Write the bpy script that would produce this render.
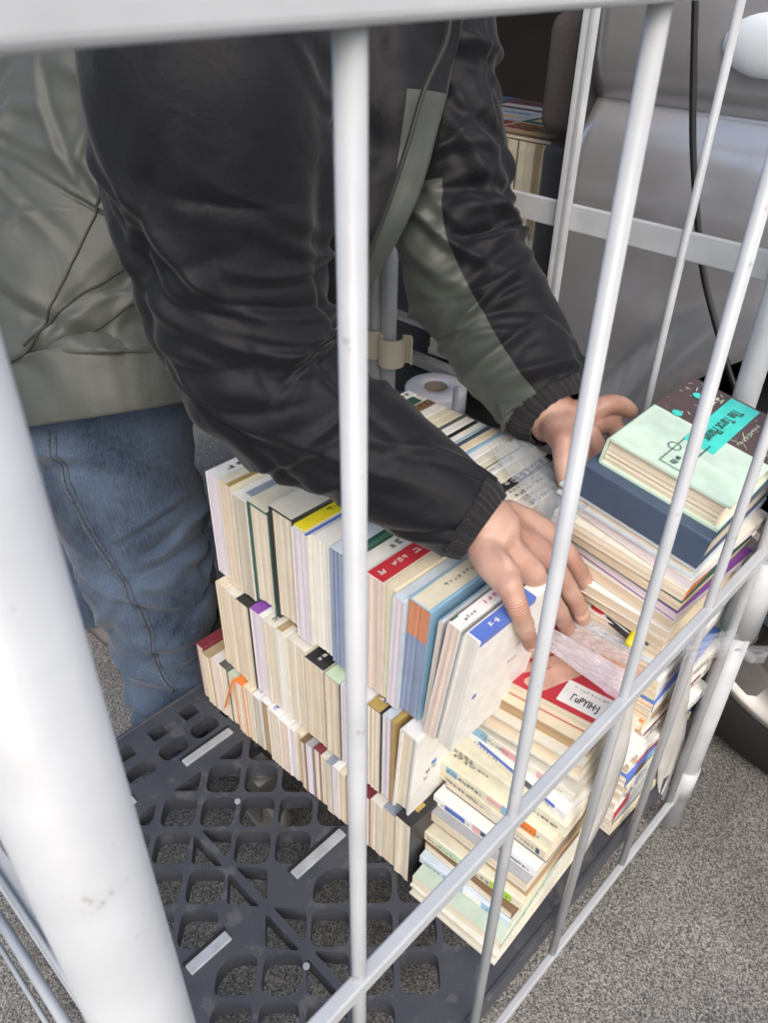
import bpy, bmesh, math, random
import numpy as np
from mathutils import Vector, Matrix, Quaternion
R = math.radians
random.seed(7)
for o in list(bpy.data.objects): bpy.data.objects.remove(o)
sc = bpy.context.scene
COL = sc.collection

# ---------------------------------------------------------------- camera, sky, sun, exposure
cd = bpy.data.cameras.new('camera'); cam = bpy.data.objects.new('camera', cd); COL.objects.link(cam); sc.camera = cam
CM = ((0.69563286,-0.41253542,0.58814068),(-0.71826304,-0.41522567,0.55828832),(0.0138974,-0.81080341,-0.58515357))
cam.matrix_world = Matrix(((CM[0][0],-CM[0][1],-CM[0][2],0),(CM[1][0],-CM[1][1],-CM[1][2],0),(CM[2][0],-CM[2][1],-CM[2][2],0.85),(0,0,0,1)))
cd.sensor_fit='VERTICAL'; cd.sensor_height=36; cd.sensor_width=27; cd.lens=28.15; cd.clip_start=0.01; cd.clip_end=500
cd.dof.use_dof=True; cd.dof.focus_distance=0.86; cd.dof.aperture_fstop=19

SUN_EL, SUN_AZ = 44, 232     # azimuth of the direction the light comes FROM, measured from +X counter-clockwise
w = bpy.data.worlds.new('World'); sc.world = w; w.use_nodes = True
nt = w.node_tree; nt.nodes.clear()
sky = nt.nodes.new('ShaderNodeTexSky'); sky.sky_type='NISHITA'; sky.sun_disc=False
sky.sun_elevation=R(SUN_EL); sky.sun_rotation=R(90-SUN_AZ); sky.air_density=1.2; sky.dust_density=4; sky.ozone_density=0.6
bg = nt.nodes.new('ShaderNodeBackground'); bg.inputs[1].default_value=0.15
wo = nt.nodes.new('ShaderNodeOutputWorld'); nt.links.new(sky.outputs[0],bg.inputs[0]); nt.links.new(bg.outputs[0],wo.inputs[0])
sd = bpy.data.lights.new('sun','SUN'); sd.energy=.85; sd.angle=R(40); sd.color=(1,.975,.95)
so = bpy.data.objects.new('sun', sd); COL.objects.link(so)
sv = Vector((math.cos(R(SUN_EL))*math.cos(R(SUN_AZ)), math.cos(R(SUN_EL))*math.sin(R(SUN_AZ)), math.sin(R(SUN_EL))))
so.rotation_euler = sv.to_track_quat('Z','Y').to_euler()
sc.view_settings.view_transform='Standard'; sc.view_settings.look='None'; sc.view_settings.gamma=1
sc.view_settings.exposure=0.66

# ---------------------------------------------------------------- helpers
_m = {}
def mat(name, col, rough=.6, metal=0, noise=0, nscale=40, bump=0, bscale=200, spec=.5, coat=0, alpha=1, trans=0, sheen=0, nvec=(1,1,1), col2=None):
    if name in _m: return _m[name]
    m = bpy.data.materials.new(name); m.use_nodes=True; n=m.node_tree.nodes; l=m.node_tree.links
    b = n['Principled BSDF']; b.inputs['Base Color'].default_value=(*col,1); b.inputs['Roughness'].default_value=rough
    b.inputs['Metallic'].default_value=metal; b.inputs['Specular IOR Level'].default_value=spec
    b.inputs['Coat Weight'].default_value=coat; b.inputs['Alpha'].default_value=alpha
    b.inputs['Transmission Weight'].default_value=trans; b.inputs['Sheen Weight'].default_value=sheen
    tc = n.new('ShaderNodeTexCoord'); mp = n.new('ShaderNodeMapping'); mp.inputs['Scale'].default_value=nvec
    l.new(tc.outputs['Object'], mp.inputs[0])
    if noise:
        nz = n.new('ShaderNodeTexNoise'); nz.inputs['Scale'].default_value=nscale; nz.inputs['Detail'].default_value=5
        l.new(mp.outputs[0], nz.inputs['Vector'])
        mx = n.new('ShaderNodeMix'); mx.data_type='RGBA'
        c2 = col2 or tuple(c*(1-noise) for c in col)
        mx.inputs[6].default_value=(*c2,1); mx.inputs[7].default_value=(*[min(1,c*(1+noise*.5)) for c in col],1)
        cr = n.new('ShaderNodeMapRange'); cr.inputs[1].default_value=.32; cr.inputs[2].default_value=.68
        l.new(nz.outputs[0], cr.inputs[0]); l.new(cr.outputs[0], mx.inputs[0]); l.new(mx.outputs[2], b.inputs['Base Color'])
    if bump:
        nb = n.new('ShaderNodeTexNoise'); nb.inputs['Scale'].default_value=bscale; nb.inputs['Detail'].default_value=4
        l.new(mp.outputs[0], nb.inputs['Vector'])
        bp = n.new('ShaderNodeBump'); bp.inputs['Strength'].default_value=bump; bp.inputs['Distance'].default_value=.002
        l.new(nb.outputs[0], bp.inputs['Height']); l.new(bp.outputs[0], b.inputs['Normal'])
    _m[name]=m; return m

def link(name, me, m=None, parent=None, smooth=False):
    o = bpy.data.objects.new(name, me); COL.objects.link(o)
    if m is not None:
        for x in (m if isinstance(m,(list,tuple)) else [m]): me.materials.append(x)
    if smooth: me.polygons.foreach_set('use_smooth',[True]*len(me.polygons))
    if parent: o.parent = parent
    return o
def from_bm(name, bm, m=None, parent=None, smooth=False):
    me = bpy.data.meshes.new(name); bm.to_mesh(me); bm.free(); return link(name, me, m, parent, smooth)
def tag(o, label=None, cat=None, group=None, kind=None):
    if label: o['label']=label
    if cat: o['category']=cat
    if group: o['group']=group
    if kind: o['kind']=kind
    return o
def empty(name, loc, label, cat, group=None):
    o = bpy.data.objects.new(name, None); COL.objects.link(o); o.location=loc; o.empty_display_size=.05
    return tag(o,label,cat,group)
def box(bm, lo, hi, mi=0, mtx=None):
    vs=[bm.verts.new((x,y,z)) for x in (lo[0],hi[0]) for y in (lo[1],hi[1]) for z in (lo[2],hi[2])]
    if mtx is not None:
        for v in vs: v.co = mtx@v.co
    fs=[(0,1,3,2),(4,6,7,5),(0,4,5,1),(2,3,7,6),(0,2,6,4),(1,5,7,3)]
    out=[]
    for f in fs:
        q=bm.faces.new([vs[i] for i in f]); q.material_index=mi; out.append(q)
    return vs,out
def bevel(bm, w, seg=2):
    bmesh.ops.bevel(bm, geom=list(bm.edges), offset=w, segments=seg, profile=.5, affect='EDGES')
def frame(d):
    d=Vector(d).normalized(); a=Vector((0,0,1)) if abs(d.z)<.9 else Vector((1,0,0))
    u=d.cross(a).normalized(); return u, d.cross(u).normalized()
def tube(bm, pts, r, n=16, cap=True, mi=0, smooth=True):
    pts=[Vector(p) for p in pts]; rs = r if isinstance(r,(list,tuple)) else [r]*len(pts)
    rings=[]; u=None
    for i,p in enumerate(pts):
        d=(pts[min(i+1,len(pts)-1)]-pts[max(i-1,0)]).normalized()
        if u is None: u,_=frame(d)
        u=(u-d*u.dot(d)).normalized(); v=d.cross(u)
        rings.append([bm.verts.new(p+rs[i]*(math.cos(2*math.pi*k/n)*u+math.sin(2*math.pi*k/n)*v)) for k in range(n)])
    for a,b in zip(rings,rings[1:]):
        for k in range(n):
            f=bm.faces.new((a[k],a[(k+1)%n],b[(k+1)%n],b[k])); f.material_index=mi; f.smooth=smooth
    if cap:
        f=bm.faces.new(rings[0][::-1]); f.material_index=mi; f=bm.faces.new(rings[-1]); f.material_index=mi
    return rings
def crom(pts, n):
    pts=[np.array(p,float) for p in pts]; P=[2*pts[0]-pts[1]]+pts+[2*pts[-1]-pts[-2]]; out=[]
    N=len(pts)-1
    for j in range(n+1):
        t=j/n*N; i=min(int(t),N-1); t-=i
        a,b,c,d=P[i],P[i+1],P[i+2],P[i+3]
        out.append(.5*((2*b)+(c-a)*t+(2*a-5*b+4*c-d)*t*t+(3*b-3*c+d-a)*t**3))
    return np.array(out)
def eval_mesh(o):
    dg=bpy.context.evaluated_depsgraph_get(); dg.update(); return bpy.data.meshes.new_from_object(o.evaluated_get(dg))
def curve_plate(outline, holes, depth, bev=0):
    cu=bpy.data.curves.new('c','CURVE'); cu.dimensions='2D'; cu.fill_mode='BOTH'; cu.extrude=depth/2; cu.bevel_depth=bev; cu.bevel_resolution=1
    for pts in [outline]+holes:
        s=cu.splines.new('POLY'); s.points.add(len(pts)-1); s.use_cyclic_u=True
        for q,p in zip(s.points,pts): q.co=(p[0],p[1],0,1)
    o=bpy.data.objects.new('c',cu); COL.objects.link(o); me=eval_mesh(o); bpy.data.objects.remove(o); return me
def round_poly(pts, r, n=5):
    out=[]; L=len(pts)
    for i in range(L):
        p=Vector(pts[i]); a=(Vector(pts[i-1])-p); b=(Vector(pts[(i+1)%L])-p)
        rr=min(r, a.length*.49, b.length*.49); a=p+a.normalized()*rr; b=p+b.normalized()*rr
        for k in range(n+1):
            t=k/n; out.append(tuple((1-t)**2*a+2*t*(1-t)*p+t*t*b))
    return out
_txt={}
def text_mesh(s, size, bold=.0, narrow=1):
    k=(s,size,bold,narrow)
    if k not in _txt:
        cu=bpy.data.curves.new('t','FONT'); cu.body=s; cu.size=size; cu.offset=bold; cu.align_x='CENTER'; cu.align_y='CENTER'
        o=bpy.data.objects.new('t',cu); COL.objects.link(o); me=eval_mesh(o); bpy.data.objects.remove(o)
        for v in me.vertices: v.co.x*=narrow
        _txt[k]=me
    return _txt[k].copy()
def glyph_bm(bm, n, size, rng, gap=1.15, m=Matrix(), mi=0):
    # n small characters built of strokes, in the local XY plane, along +X
    for i in range(n):
        cx=(i-(n-1)/2)*size*gap
        for k in range(rng.randint(3,5)):
            if rng.random()<.5: a=(cx-size*rng.uniform(.25,.45), size*rng.uniform(-.42,.42)); b=(cx+size*rng.uniform(.2,.45), a[1]+size*rng.uniform(-.06,.06)); w=(0,size*.07)
            else: a=(cx+size*rng.uniform(-.38,.38), -size*rng.uniform(.2,.45)); b=(a[0]+size*rng.uniform(-.12,.12), size*rng.uniform(.1,.45)); w=(size*.07,0)
            vs=[bm.verts.new(m@Vector((x,y,0))) for x,y in ((a[0]-w[0],a[1]-w[1]),(b[0]-w[0],b[1]-w[1]),(b[0]+w[0],b[1]+w[1]),(a[0]+w[0],a[1]+w[1]))]
            f=bm.faces.new(vs); f.material_index=mi

# ---------------------------------------------------------------- materials
WHITE = mat('white_powder_coat',(.44,.465,.495),.33,0,.10,25,.05,300)
def darkdirt():pass
def wear(m,thr,amt,col,scale):
    n=m.node_tree.nodes;l=m.node_tree.links;b=n['Principled BSDF']; src=b.inputs['Base Color'].links[0].from_socket
    tc=n.new('ShaderNodeTexCoord'); a=n.new('ShaderNodeTexNoise'); a.inputs['Scale'].default_value=scale; a.inputs['Detail'].default_value=8; a.inputs['Roughness'].default_value=.7; l.new(tc.outputs['Object'],a.inputs['Vector'])
    r=n.new('ShaderNodeMapRange'); r.inputs[1].default_value=thr; r.inputs[2].default_value=thr+.05; r.inputs[4].default_value=amt; l.new(a.outputs[0],r.inputs[0])
    mx=n.new('ShaderNodeMix'); mx.data_type='RGBA'; l.new(r.outputs[0],mx.inputs[0]); l.new(src,mx.inputs[6]); mx.inputs[7].default_value=(*col,1); l.new(mx.outputs[2],b.inputs['Base Color'])
wear(WHITE,.64,.55,(.20,.18,.16),60)
PLASTIC = mat('dark_grey_plastic',(.034,.038,.050),.45,0,.25,30,.25,500,col2=(.052,.056,.068))
wear(PLASTIC,.56,.45,(.12,.12,.12),35)
ALU = mat('grey_strip',(.42,.45,.48),.35,.3,.2,60)
CREAMP = mat('cream_plastic',(.62,.58,.46),.4)
INK = mat('black_ink',(.02,.02,.022),.6)
def pagemat(name,c,amt=.22):
    if name in _m: return _m[name]
    m=bpy.data.materials.new(name); m.use_nodes=True; n=m.node_tree.nodes; l=m.node_tree.links; b=n['Principled BSDF']
    b.inputs['Roughness'].default_value=.85; b.inputs['Specular IOR Level'].default_value=.15
    tc=n.new('ShaderNodeTexCoord'); mp=n.new('ShaderNodeMapping'); mp.inputs['Scale'].default_value=(1500,5,5)
    nz=n.new('ShaderNodeTexNoise'); nz.inputs['Scale'].default_value=1; nz.inputs['Detail'].default_value=3
    mp2=n.new('ShaderNodeMapping'); mp2.inputs['Scale'].default_value=(260,9,9)
    nz2=n.new('ShaderNodeTexNoise'); nz2.inputs['Scale'].default_value=1; nz2.inputs['Detail'].default_value=2
    nz3=n.new('ShaderNodeTexNoise'); nz3.inputs['Scale'].default_value=28; nz3.inputs['Detail'].default_value=3
    l.new(tc.outputs['Object'],mp.inputs[0]); l.new(mp.outputs[0],nz.inputs['Vector']); l.new(tc.outputs['Object'],mp2.inputs[0]); l.new(mp2.outputs[0],nz2.inputs['Vector']); l.new(tc.outputs['Object'],nz3.inputs['Vector'])
    a=n.new('ShaderNodeMath'); a.operation='ADD'; l.new(nz.outputs[0],a.inputs[0]); l.new(nz2.outputs[0],a.inputs[1])
    a2=n.new('ShaderNodeMath'); a2.operation='MULTIPLY_ADD'; l.new(nz3.outputs[0],a2.inputs[0]); a2.inputs[1].default_value=.6; l.new(a.outputs[0],a2.inputs[2])
    mr=n.new('ShaderNodeMapRange'); mr.inputs[1].default_value=.85; mr.inputs[2].default_value=1.65; l.new(a2.outputs[0],mr.inputs[0])
    mx=n.new('ShaderNodeMix'); mx.data_type='RGBA'; mx.inputs[6].default_value=(c[0]*(1-amt),c[1]*(1-amt*1.15),c[2]*(1-amt*1.5),1); mx.inputs[7].default_value=(*[min(.95,x*(1+amt*.35)) for x in c],1)
    l.new(mr.outputs[0],mx.inputs[0]); l.new(mx.outputs[2],b.inputs['Base Color'])
    bp=n.new('ShaderNodeBump'); bp.inputs['Strength'].default_value=.35; bp.inputs['Distance'].default_value=.0006; l.new(a.outputs[0],bp.inputs['Height']); l.new(bp.outputs[0],b.inputs['Normal'])
    _m[name]=m; return m
PG = dict(cream=pagemat('paper_cream',(.71,.64,.53)), warm=pagemat('paper_warm',(.70,.60,.475)), white=pagemat('paper_white',(.78,.75,.70),.16),
          lav=pagemat('paper_lavender',(.70,.64,.70),.16), pink=pagemat('paper_pink',(.72,.60,.54)), tan=pagemat('paper_tan',(.46,.33,.21),.3),
          grey=pagemat('paper_grey',(.55,.50,.42),.25), yellow=pagemat('paper_yellow',(.71,.67,.52)), orange=pagemat('paper_orange_print',(.62,.27,.16),.3), bluep=pagemat('paper_blue_print',(.26,.32,.47),.3))
CC = dict(white=(.78,.78,.76), offw=(.70,.68,.60), cream=(.70,.63,.47), black=(.022,.022,.025), green=(.06,.14,.07), dgreen=(.03,.10,.08), lblue=(.55,.63,.70), blue=(.10,.18,.55),
          sky=(.27,.46,.62), navy=(.055,.085,.14), red=(.50,.035,.05), dred=(.19,.035,.05), orange=(.75,.22,.04), yellow=(.80,.70,.03), pyel=(.70,.67,.53), teal=(.10,.45,.42), mint=(.58,.74,.62),
          grey=(.35,.36,.37), dgrey=(.10,.105,.11), tan=(.40,.31,.18), brown=(.20,.12,.07), gold=(.42,.30,.10), purple=(.25,.08,.40), lav=(.55,.50,.66), lime=(.38,.62,.08), pink=(.72,.38,.40), sage=(.50,.58,.47), slate=(.28,.33,.40), turq=(.05,.62,.55), umber=(.085,.055,.06), ltgreen=(.55,.68,.50))
def cm(c, gloss=.38):
    return mat('cover_'+c, CC[c], gloss, 0, .10, 60, .06, 400)

# ---------------------------------------------------------------- books
MODES={ # world axes of the book's thickness, height and spine direction
 'row':((0,-1,0),(1,0,0),(0,0,1)),      # spine up, thickness along the row
 'spineL':((0,0,1),(0,1,0),(-1,0,0)), 'spineN':((0,0,1),(-1,0,0),(0,-1,0)), 'spineR':((0,0,1),(0,-1,0),(1,0,0)), 'spineF':((0,0,1),(1,0,0),(0,1,0)),
 'shelf':((0,-1,0),(0,0,1),(-1,0,0))}   # upright, spine towards -X
def book(label, T, H, W, corner, mode='row', yaw=0, tilt=0, cover='white', page='cream', hard=False, decos=(), group=None, rng=None, edgeprint=None, tiltax='X', name='book'):
    rng = rng or random.Random(int((corner[0]*7+corner[1]*13+corner[2]*31)*10000))
    A=MODES[mode]; Rm=Matrix(A).transposed()
    off=Vector([sum(min(0,Rm[i][j]*d) for j,d in enumerate((T,H,W))) for i in range(3)])
    Yw=Matrix.Rotation(R(yaw),3,'Z')@Matrix.Rotation(R(tilt),3,tiltax)
    loc=Vector(corner)-Yw@off
    e=empty(name,loc,label,'book',group); e.rotation_euler=(Yw@Rm).to_euler()
    t=.0026 if hard else .0007; ov=.003 if hard else .0002
    # page block, a little uneven
    bm=bmesh.new()
    nx=max(3,int(T/.003)); 
    lo=(t,ov,ov); hi=(T-t,H-ov,W-t*1.2)
    def pr(x): return (x-lo[0])/(hi[0]-lo[0])
    secs=[]
    for i in range(nx+1):
        x=lo[0]+(hi[0]-lo[0])*i/nx; j=rng.uniform(-.0006,.0006)
        s=math.sin(pr(x)*math.pi)
        z0=lo[2]+(.003*s if hard else 0)+abs(j); 
        secs.append([bm.verts.new(c) for c in ((x,lo[1]+j,z0),(x,hi[1]+j,z0),(x,hi[1]+j,hi[2]),(x,lo[1]+j,hi[2]))])
    for a,b in zip(secs,secs[1:]):
        for k in range(4):
            bm.faces.new((a[k],b[k],b[(k+1)%4],a[(k+1)%4]))
    bm.faces.new(secs[0]); bm.faces.new(secs[-1][::-1])
    pm=[PG[page]]
    if edgeprint:
        pm=[PG[edgeprint[1]],PG[edgeprint[0]]]
        bmesh.ops.bisect_plane(bm,geom=list(bm.verts)+list(bm.edges)+list(bm.faces),plane_co=(0,0,W*edgeprint[2]),plane_no=(0,0,1))
        for f in bm.faces:
            if f.calc_center_median().z>W*edgeprint[2]: f.material_index=1
    bmesh.ops.recalc_face_normals(bm,faces=bm.faces)
    po=from_bm('pages',bm,pm,e)
    # cover: one folded board, cross-section in X-Z swept along Y
    c=min(.0028 if hard else .0014, T*.3); out=[(0,0),(0,W-c)]+[(c-c*math.cos(a),W-c+c*math.sin(a)) for a in (R(30),R(60))]+[(c,W),(T-c,W)]+[(T-c+c*math.sin(a),W-c+c*math.cos(a)) for a in (R(30),R(60))]+[(T,W-c),(T,0)]
    bm=bmesh.new(); ys=(0,H)
    def inn(p):
        x,z=p; return (min(max(x,t),T-t), min(z,W-t))
    O=[[bm.verts.new((x,y,z)) for x,z in out] for y in ys]; I=[[bm.verts.new((inn(p)[0],y,inn(p)[1])) for p in out] for y in ys]
    n=len(out)
    for k in range(n-1):
        bm.faces.new((O[0][k],O[0][k+1],O[1][k+1],O[1][k])); bm.faces.new((I[0][k+1],I[0][k],I[1][k],I[1][k+1]))
        for q,s in ((0,1),(1,-1)):
            f=(O[q][k],I[q][k],I[q][k+1],O[q][k+1]); bm.faces.new(f if s>0 else f[::-1])
    for k in (0,n-1):
        f=(O[0][k],O[1][k],I[1][k],I[0][k]); bm.faces.new(f if k==0 else f[::-1])
    bmesh.ops.remove_doubles(bm,verts=bm.verts,dist=1e-6)
    co=from_bm('cover',bm,cm(cover),e)
    # printed patches and writing
    for d in decos:
        kind=d[0]; face=d[1]; u0,u1,v0,v1=d[2]; colr=d[3]
        if face=='spine': F=Matrix.Translation((0,0,W+.0003)); U=(0,1,0); V=(-1,0,0); su=H; sv=T; org=(T,0,W)
        elif face=='front': U=(0,1,0); V=(0,0,1); su=H; sv=W; org=(T,0,0)
        else: U=(0,-1,0); V=(0,0,1); su=H; sv=W; org=(0,H,0)     # back board
        U=Vector(U); V=Vector(V); N=U.cross(V); org=Vector(org)
        lift=.0004+.0003*d[5] if len(d)>5 else .0004
        M3=Matrix((U,V,N)).transposed().to_4x4()
        if kind=='patch':
            bm=bmesh.new(); box(bm,(u0*su,v0*sv,0),(u1*su,v1*sv,lift),mtx=Matrix.Translation(org)@M3)
            from_bm(d[4] or 'printed_band',bm,cm(colr),co)
        elif kind=='glyph':
            bm=bmesh.new(); n_=d[4]; L=(u1-u0)*su; size=min(L/n_/1.15,(v1-v0)*sv)
            Mx=Matrix.Translation(org+U*((u0+u1)/2*su)+V*((v0+v1)/2*sv)+N*(lift+.0006))@M3
            glyph_bm(bm,n_,size,rng,m=Mx); from_bm('lettering',bm,cm(colr),co)
        elif kind=='text':
            me=text_mesh(d[4],(v1-v0)*sv,.0003,d[6] if len(d)>6 else .9)
            Mx=Matrix.Translation(org+U*((u0+u1)/2*su)+V*((v0+v1)/2*sv)+N*(lift+.0006))@M3
            if len(d)>7: Mx=Mx@Matrix.Rotation(R(d[7]),4,'Z')
            me.transform(Mx); link('lettering',me,cm(colr),co)
    return e

exec_parts=[]
# ================================================================= SETTING
def ground():
    m=bpy.data.materials.new('asphalt'); m.use_nodes=True; n=m.node_tree.nodes; l=m.node_tree.links; b=n['Principled BSDF']
    tc=n.new('ShaderNodeTexCoord'); b.inputs['Roughness'].default_value=.85; b.inputs['Specular IOR Level'].default_value=.3
    v=n.new('ShaderNodeTexVoronoi'); v.inputs['Scale'].default_value=600; v.inputs['Randomness'].default_value=1
    nz=n.new('ShaderNodeTexNoise'); nz.inputs['Scale'].default_value=420; nz.inputs['Detail'].default_value=6; nz.inputs['Roughness'].default_value=.7
    nl=n.new('ShaderNodeTexNoise'); nl.inputs['Scale'].default_value=5; nl.inputs['Detail'].default_value=5
    for q in (v,nz,nl): l.new(tc.outputs['Object'],q.inputs['Vector'])
    bw=n.new('ShaderNodeRGBToBW'); l.new(v.outputs['Color'],bw.inputs[0])
    a=n.new('ShaderNodeMath'); a.operation='MULTIPLY_ADD'; a.inputs[1].default_value=.45; l.new(bw.outputs[0],a.inputs[0]); l.new(nz.outputs[0],a.inputs[2])
    cr=n.new('ShaderNodeValToRGB'); e=cr.color_ramp.elements; e[0].position=.50; e[0].color=(.07,.069,.067,1); e[1].position=.95; e[1].color=(.52,.515,.50,1)
    x=e.new(.66); x.color=(.175,.172,.165,1); x=e.new(.80); x.color=(.34,.333,.318,1)
    l.new(a.outputs[0],cr.inputs[0])
    mx=n.new('ShaderNodeMix'); mx.data_type='RGBA'; mx.blend_type='MULTIPLY'; mx.inputs[0].default_value=1
    mr=n.new('ShaderNodeMapRange'); mr.inputs[1].default_value=.3; mr.inputs[2].default_value=.7; mr.inputs[3].default_value=.66; mr.inputs[4].default_value=1.18; l.new(nl.outputs[0],mr.inputs[0])
    l.new(cr.outputs[0],mx.inputs[6]); l.new(mr.outputs[0],mx.inputs[7]); l.new(mx.outputs[2],b.inputs['Base Color'])
    bp=n.new('ShaderNodeBump'); bp.inputs['Strength'].default_value=.9; bp.inputs['Distance'].default_value=.003; l.new(a.outputs[0],bp.inputs['Height']); l.new(bp.outputs[0],b.inputs['Normal'])
    bm=bmesh.new(); bmesh.ops.create_grid(bm,x_segments=40,y_segments=40,size=80)
    for v_ in bm.verts: v_.co.z=-.153
    tag(from_bm('ground',bm,m),'speckled grey asphalt under the cart and van','ground',kind='structure')
ground()

# ================================================================= ROLL CAGE CART
cart=empty('roll_cage_cart',(.4,.43,-.153),'white tubular cage cart with dark grey plastic deck holding the books','cart')
cart_o=cart.location.copy()
def cpart(name,bm,m=WHITE,smooth=False):
    bmesh.ops.translate(bm,verts=bm.verts,vec=-cart_o); return from_bm(name,bm,m,cart,smooth)
def bar(name,a,b,r,n=16,m=WHITE):
    bm=bmesh.new(); tube(bm,[a,b],r,n); return cpart(name,bm,m)
def rail(name,lo,hi,bv=.002,m=WHITE):
    bm=bmesh.new(); box(bm,lo,hi); bevel(bm,bv); return cpart(name,bm,m)
def deck():
    x0,x1,y0,y1=.088,.80,.172,.702; p=.0327; hx=.3081; hy=.5585; hd=.0283
    outline=[(x0,y0),(x1,y0),(x1,y1),(x0,y1)]; holes=[]
    split={(a_,b_) for a_ in (-2,6) for b_ in (2,4,6,8)}
    for i in range(-8,16):
        for j in range(-3,13):
            if (i+j)%2: continue
            cx=hx+p*i; cy=hy-p*j
            if cx-hd<x0+.012 or cx+hd>x1-.012 or cy-hd<y0+.016 or cy+hd>y1-.112: continue
            if j==5 and i<=2: continue
            if j in(-1,): continue
            d=hd
            dm=[(cx-d,cy),(cx,cy-d),(cx+d,cy),(cx,cy+d)]
            if (i,j) in split:
                g=.0045
                holes.append(round_poly([(cx-g,cy-d),(cx-g,cy+d),(cx-d,cy)],.006)) ; holes.append(round_poly([(cx+g,cy-d),(cx+d,cy),(cx+g,cy+d)],.006))
            elif j==6 and i in (-4,0) :
                s=1 if j==6 else -1   # corner next to the solid band is cut off
                q=.011
                holes.append(round_poly([(cx-d,cy),(cx,cy-d),(cx+d,cy),(cx+q,cy+d-q),(cx-q,cy+d-q)] if j==6 else [(cx-d,cy),(cx-q,cy-d+q),(cx+q,cy-d+q),(cx+d,cy),(cx,cy+d)],.009))
            else: holes.append(round_poly(dm,.012))
    # slots and square pockets near the far edge
    for k in range(13):
        cx=.146+.048*k
        holes.append(round_poly([(cx-.019,.628),(cx+.019,.628),(cx+.019,.652),(cx-.019,.652)],.011))
        if k%1==0: holes.append(round_poly([(cx-.011,.666),(cx+.011,.666),(cx+.011,.686),(cx-.011,.686)],.002))
    for k in range(12):
        cx=.17+.048*k
        pass
    for i in range(-7,16,2):
        cx=hx+p*i
        if x0+.04<cx<x1-.04: holes.append(round_poly([(cx,.566),(cx+.0215,.588),(cx-.0215,.588)],.005))
    me=curve_plate(outline,holes,.024)
    for v in me.vertices: v.co.z-=.0125
    me.transform(Matrix.Translation(-cart_o))
    d=link('deck',me,PLASTIC,cart)
    # raised rim ribs round each side
    bm=bmesh.new()
    for lo,hi in (((x0-.004,y0-.006,-.032),(x1+.004,y0-.0002,.001)),((x0-.004,y1+.0002,-.032),(x1+.004,y1+.005,.001)),((x0-.005,y0,-.032),(x0-.0002,y1,.001))): box(bm,lo,hi)
    bevel(bm,.001,1); cpart('deck_rim',bm,PLASTIC)
    for a,b in (((.286,.394),(.361,.406)),((.146,.393),(.196,.405)),((.286,.605),(.359,.616)),((.146,.605),(.215,.616))):
        bm=bmesh.new(); box(bm,(a[0],a[1],-.001),(b[0],b[1],.0028)); bevel(bm,.0008,1); cpart('grip_strip',bm,ALU)
        bm=bmesh.new(); box(bm,(a[0]-.001,b[1]+.0005,-.002),(b[0]+.002,b[1]+.0045,.0012)); cpart('strip_groove',bm,mat('black_groove',(.008,.008,.009),.8))
    for q in ((.232,.318),(.30,.52),(.165,.55)):
        bm=bmesh.new(); tube(bm,[(q[0],q[1],-.001),(q[0],q[1],.0012)],.0035,14); cpart('rivet',bm,ALU)
deck()
YN=.157
bar('corner_post',(.036,YN,-.13),(.036,YN,.835),.0176,40)
# near panel
bm=bmesh.new(); box(bm,(-.25,YN-.010,.8330),(.9,YN+.012,.866)); bevel(bm,.003,4); cpart('top_rail',bm)
for x in (.151,.2985,.446,.5925): bar('bar',(x,YN,-.055),(x,YN,.835),.0043)
bm=bmesh.new(); box(bm,(.03,YN-.006,.350),(.735,YN+.0035,.3625)); bevel(bm,.0015); cpart('middle_rail',bm)
bm=bmesh.new(); box(bm,(.03,YN-.005,-.066),(.735,YN+.003,-.055)); bevel(bm,.0015); cpart('bottom_rail',bm)
bm=bmesh.new(); tube(bm,[(.737,YN,-.12),(.737,YN,.25)],.0145,28); tube(bm,[(.712,YN+.001,-.06),(.712,YN+.001,.82)],.0048,14); cpart('corner_post',bm)
bm=bmesh.new(); tube(bm,[(.737,YN,.24),(.737,YN,.835)],.0125,28); cpart('corner_post',bm)
bm=bmesh.new(); tube(bm,[(.7375,YN,.235),(.7375,YN,.34)],.0195,28); cpart('post_sleeve',bm)
bm=bmesh.new(); tube(bm,[(.737,YN,-.005),(.737,YN,-.06)],.0162,28); box(bm,(.712,YN-.006,-.062),(.742,YN+.010,-.030)); cpart('post_foot',bm)
# rear panel
XR=.815
RZ0,RZ1=0.5798,0.6084
RB_Y=(0.3517,0.4931); GP=RB_Y[1]-RB_Y[0]
PY=0.2485; QY=0.7839
bm=bmesh.new(); box(bm,(XR-.003,PY,RZ0),(XR+.004,QY,RZ1)); bevel(bm,.0015); cpart('rear_rail',bm)
bm=bmesh.new(); tube(bm,[(XR,PY,.845),(XR,QY,.845)],.0145,24); cpart('top_rail',bm)
for y in (RB_Y[0],RB_Y[1]+GP):
    bm=bmesh.new(); tube(bm,[(XR-.002,y,-.06),(XR-.002,y,.838 if y<RB_Y[1]+.5*GP else .33)],.0042,14); cpart('bar',bm)
bm=bmesh.new(); box(bm,(XR-.012,RB_Y[1]-.0045,-.06),(XR-.004,RB_Y[1]+.0085,.838)); box(bm,(XR-.0145,RB_Y[1]-.0045,-.06),(XR-.0122,RB_Y[1]-.001,.838)); box(bm,(XR-.0145,RB_Y[1]+.005,-.06),(XR-.0122,RB_Y[1]+.0085,.838)); cpart('channel_bar',bm)
bm=bmesh.new(); tube(bm,[(XR,PY,-.13),(XR,PY,.84)],.0130,28); cpart('corner_post',bm)
bm=bmesh.new(); tube(bm,[(XR,QY+.012,-.13),(XR,QY+.012,.84)],.0125,28); tube(bm,[(XR+.002,QY-.012,-.06),(XR+.002,QY-.012,.84)],.0115,28); cpart('corner_post',bm)
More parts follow.
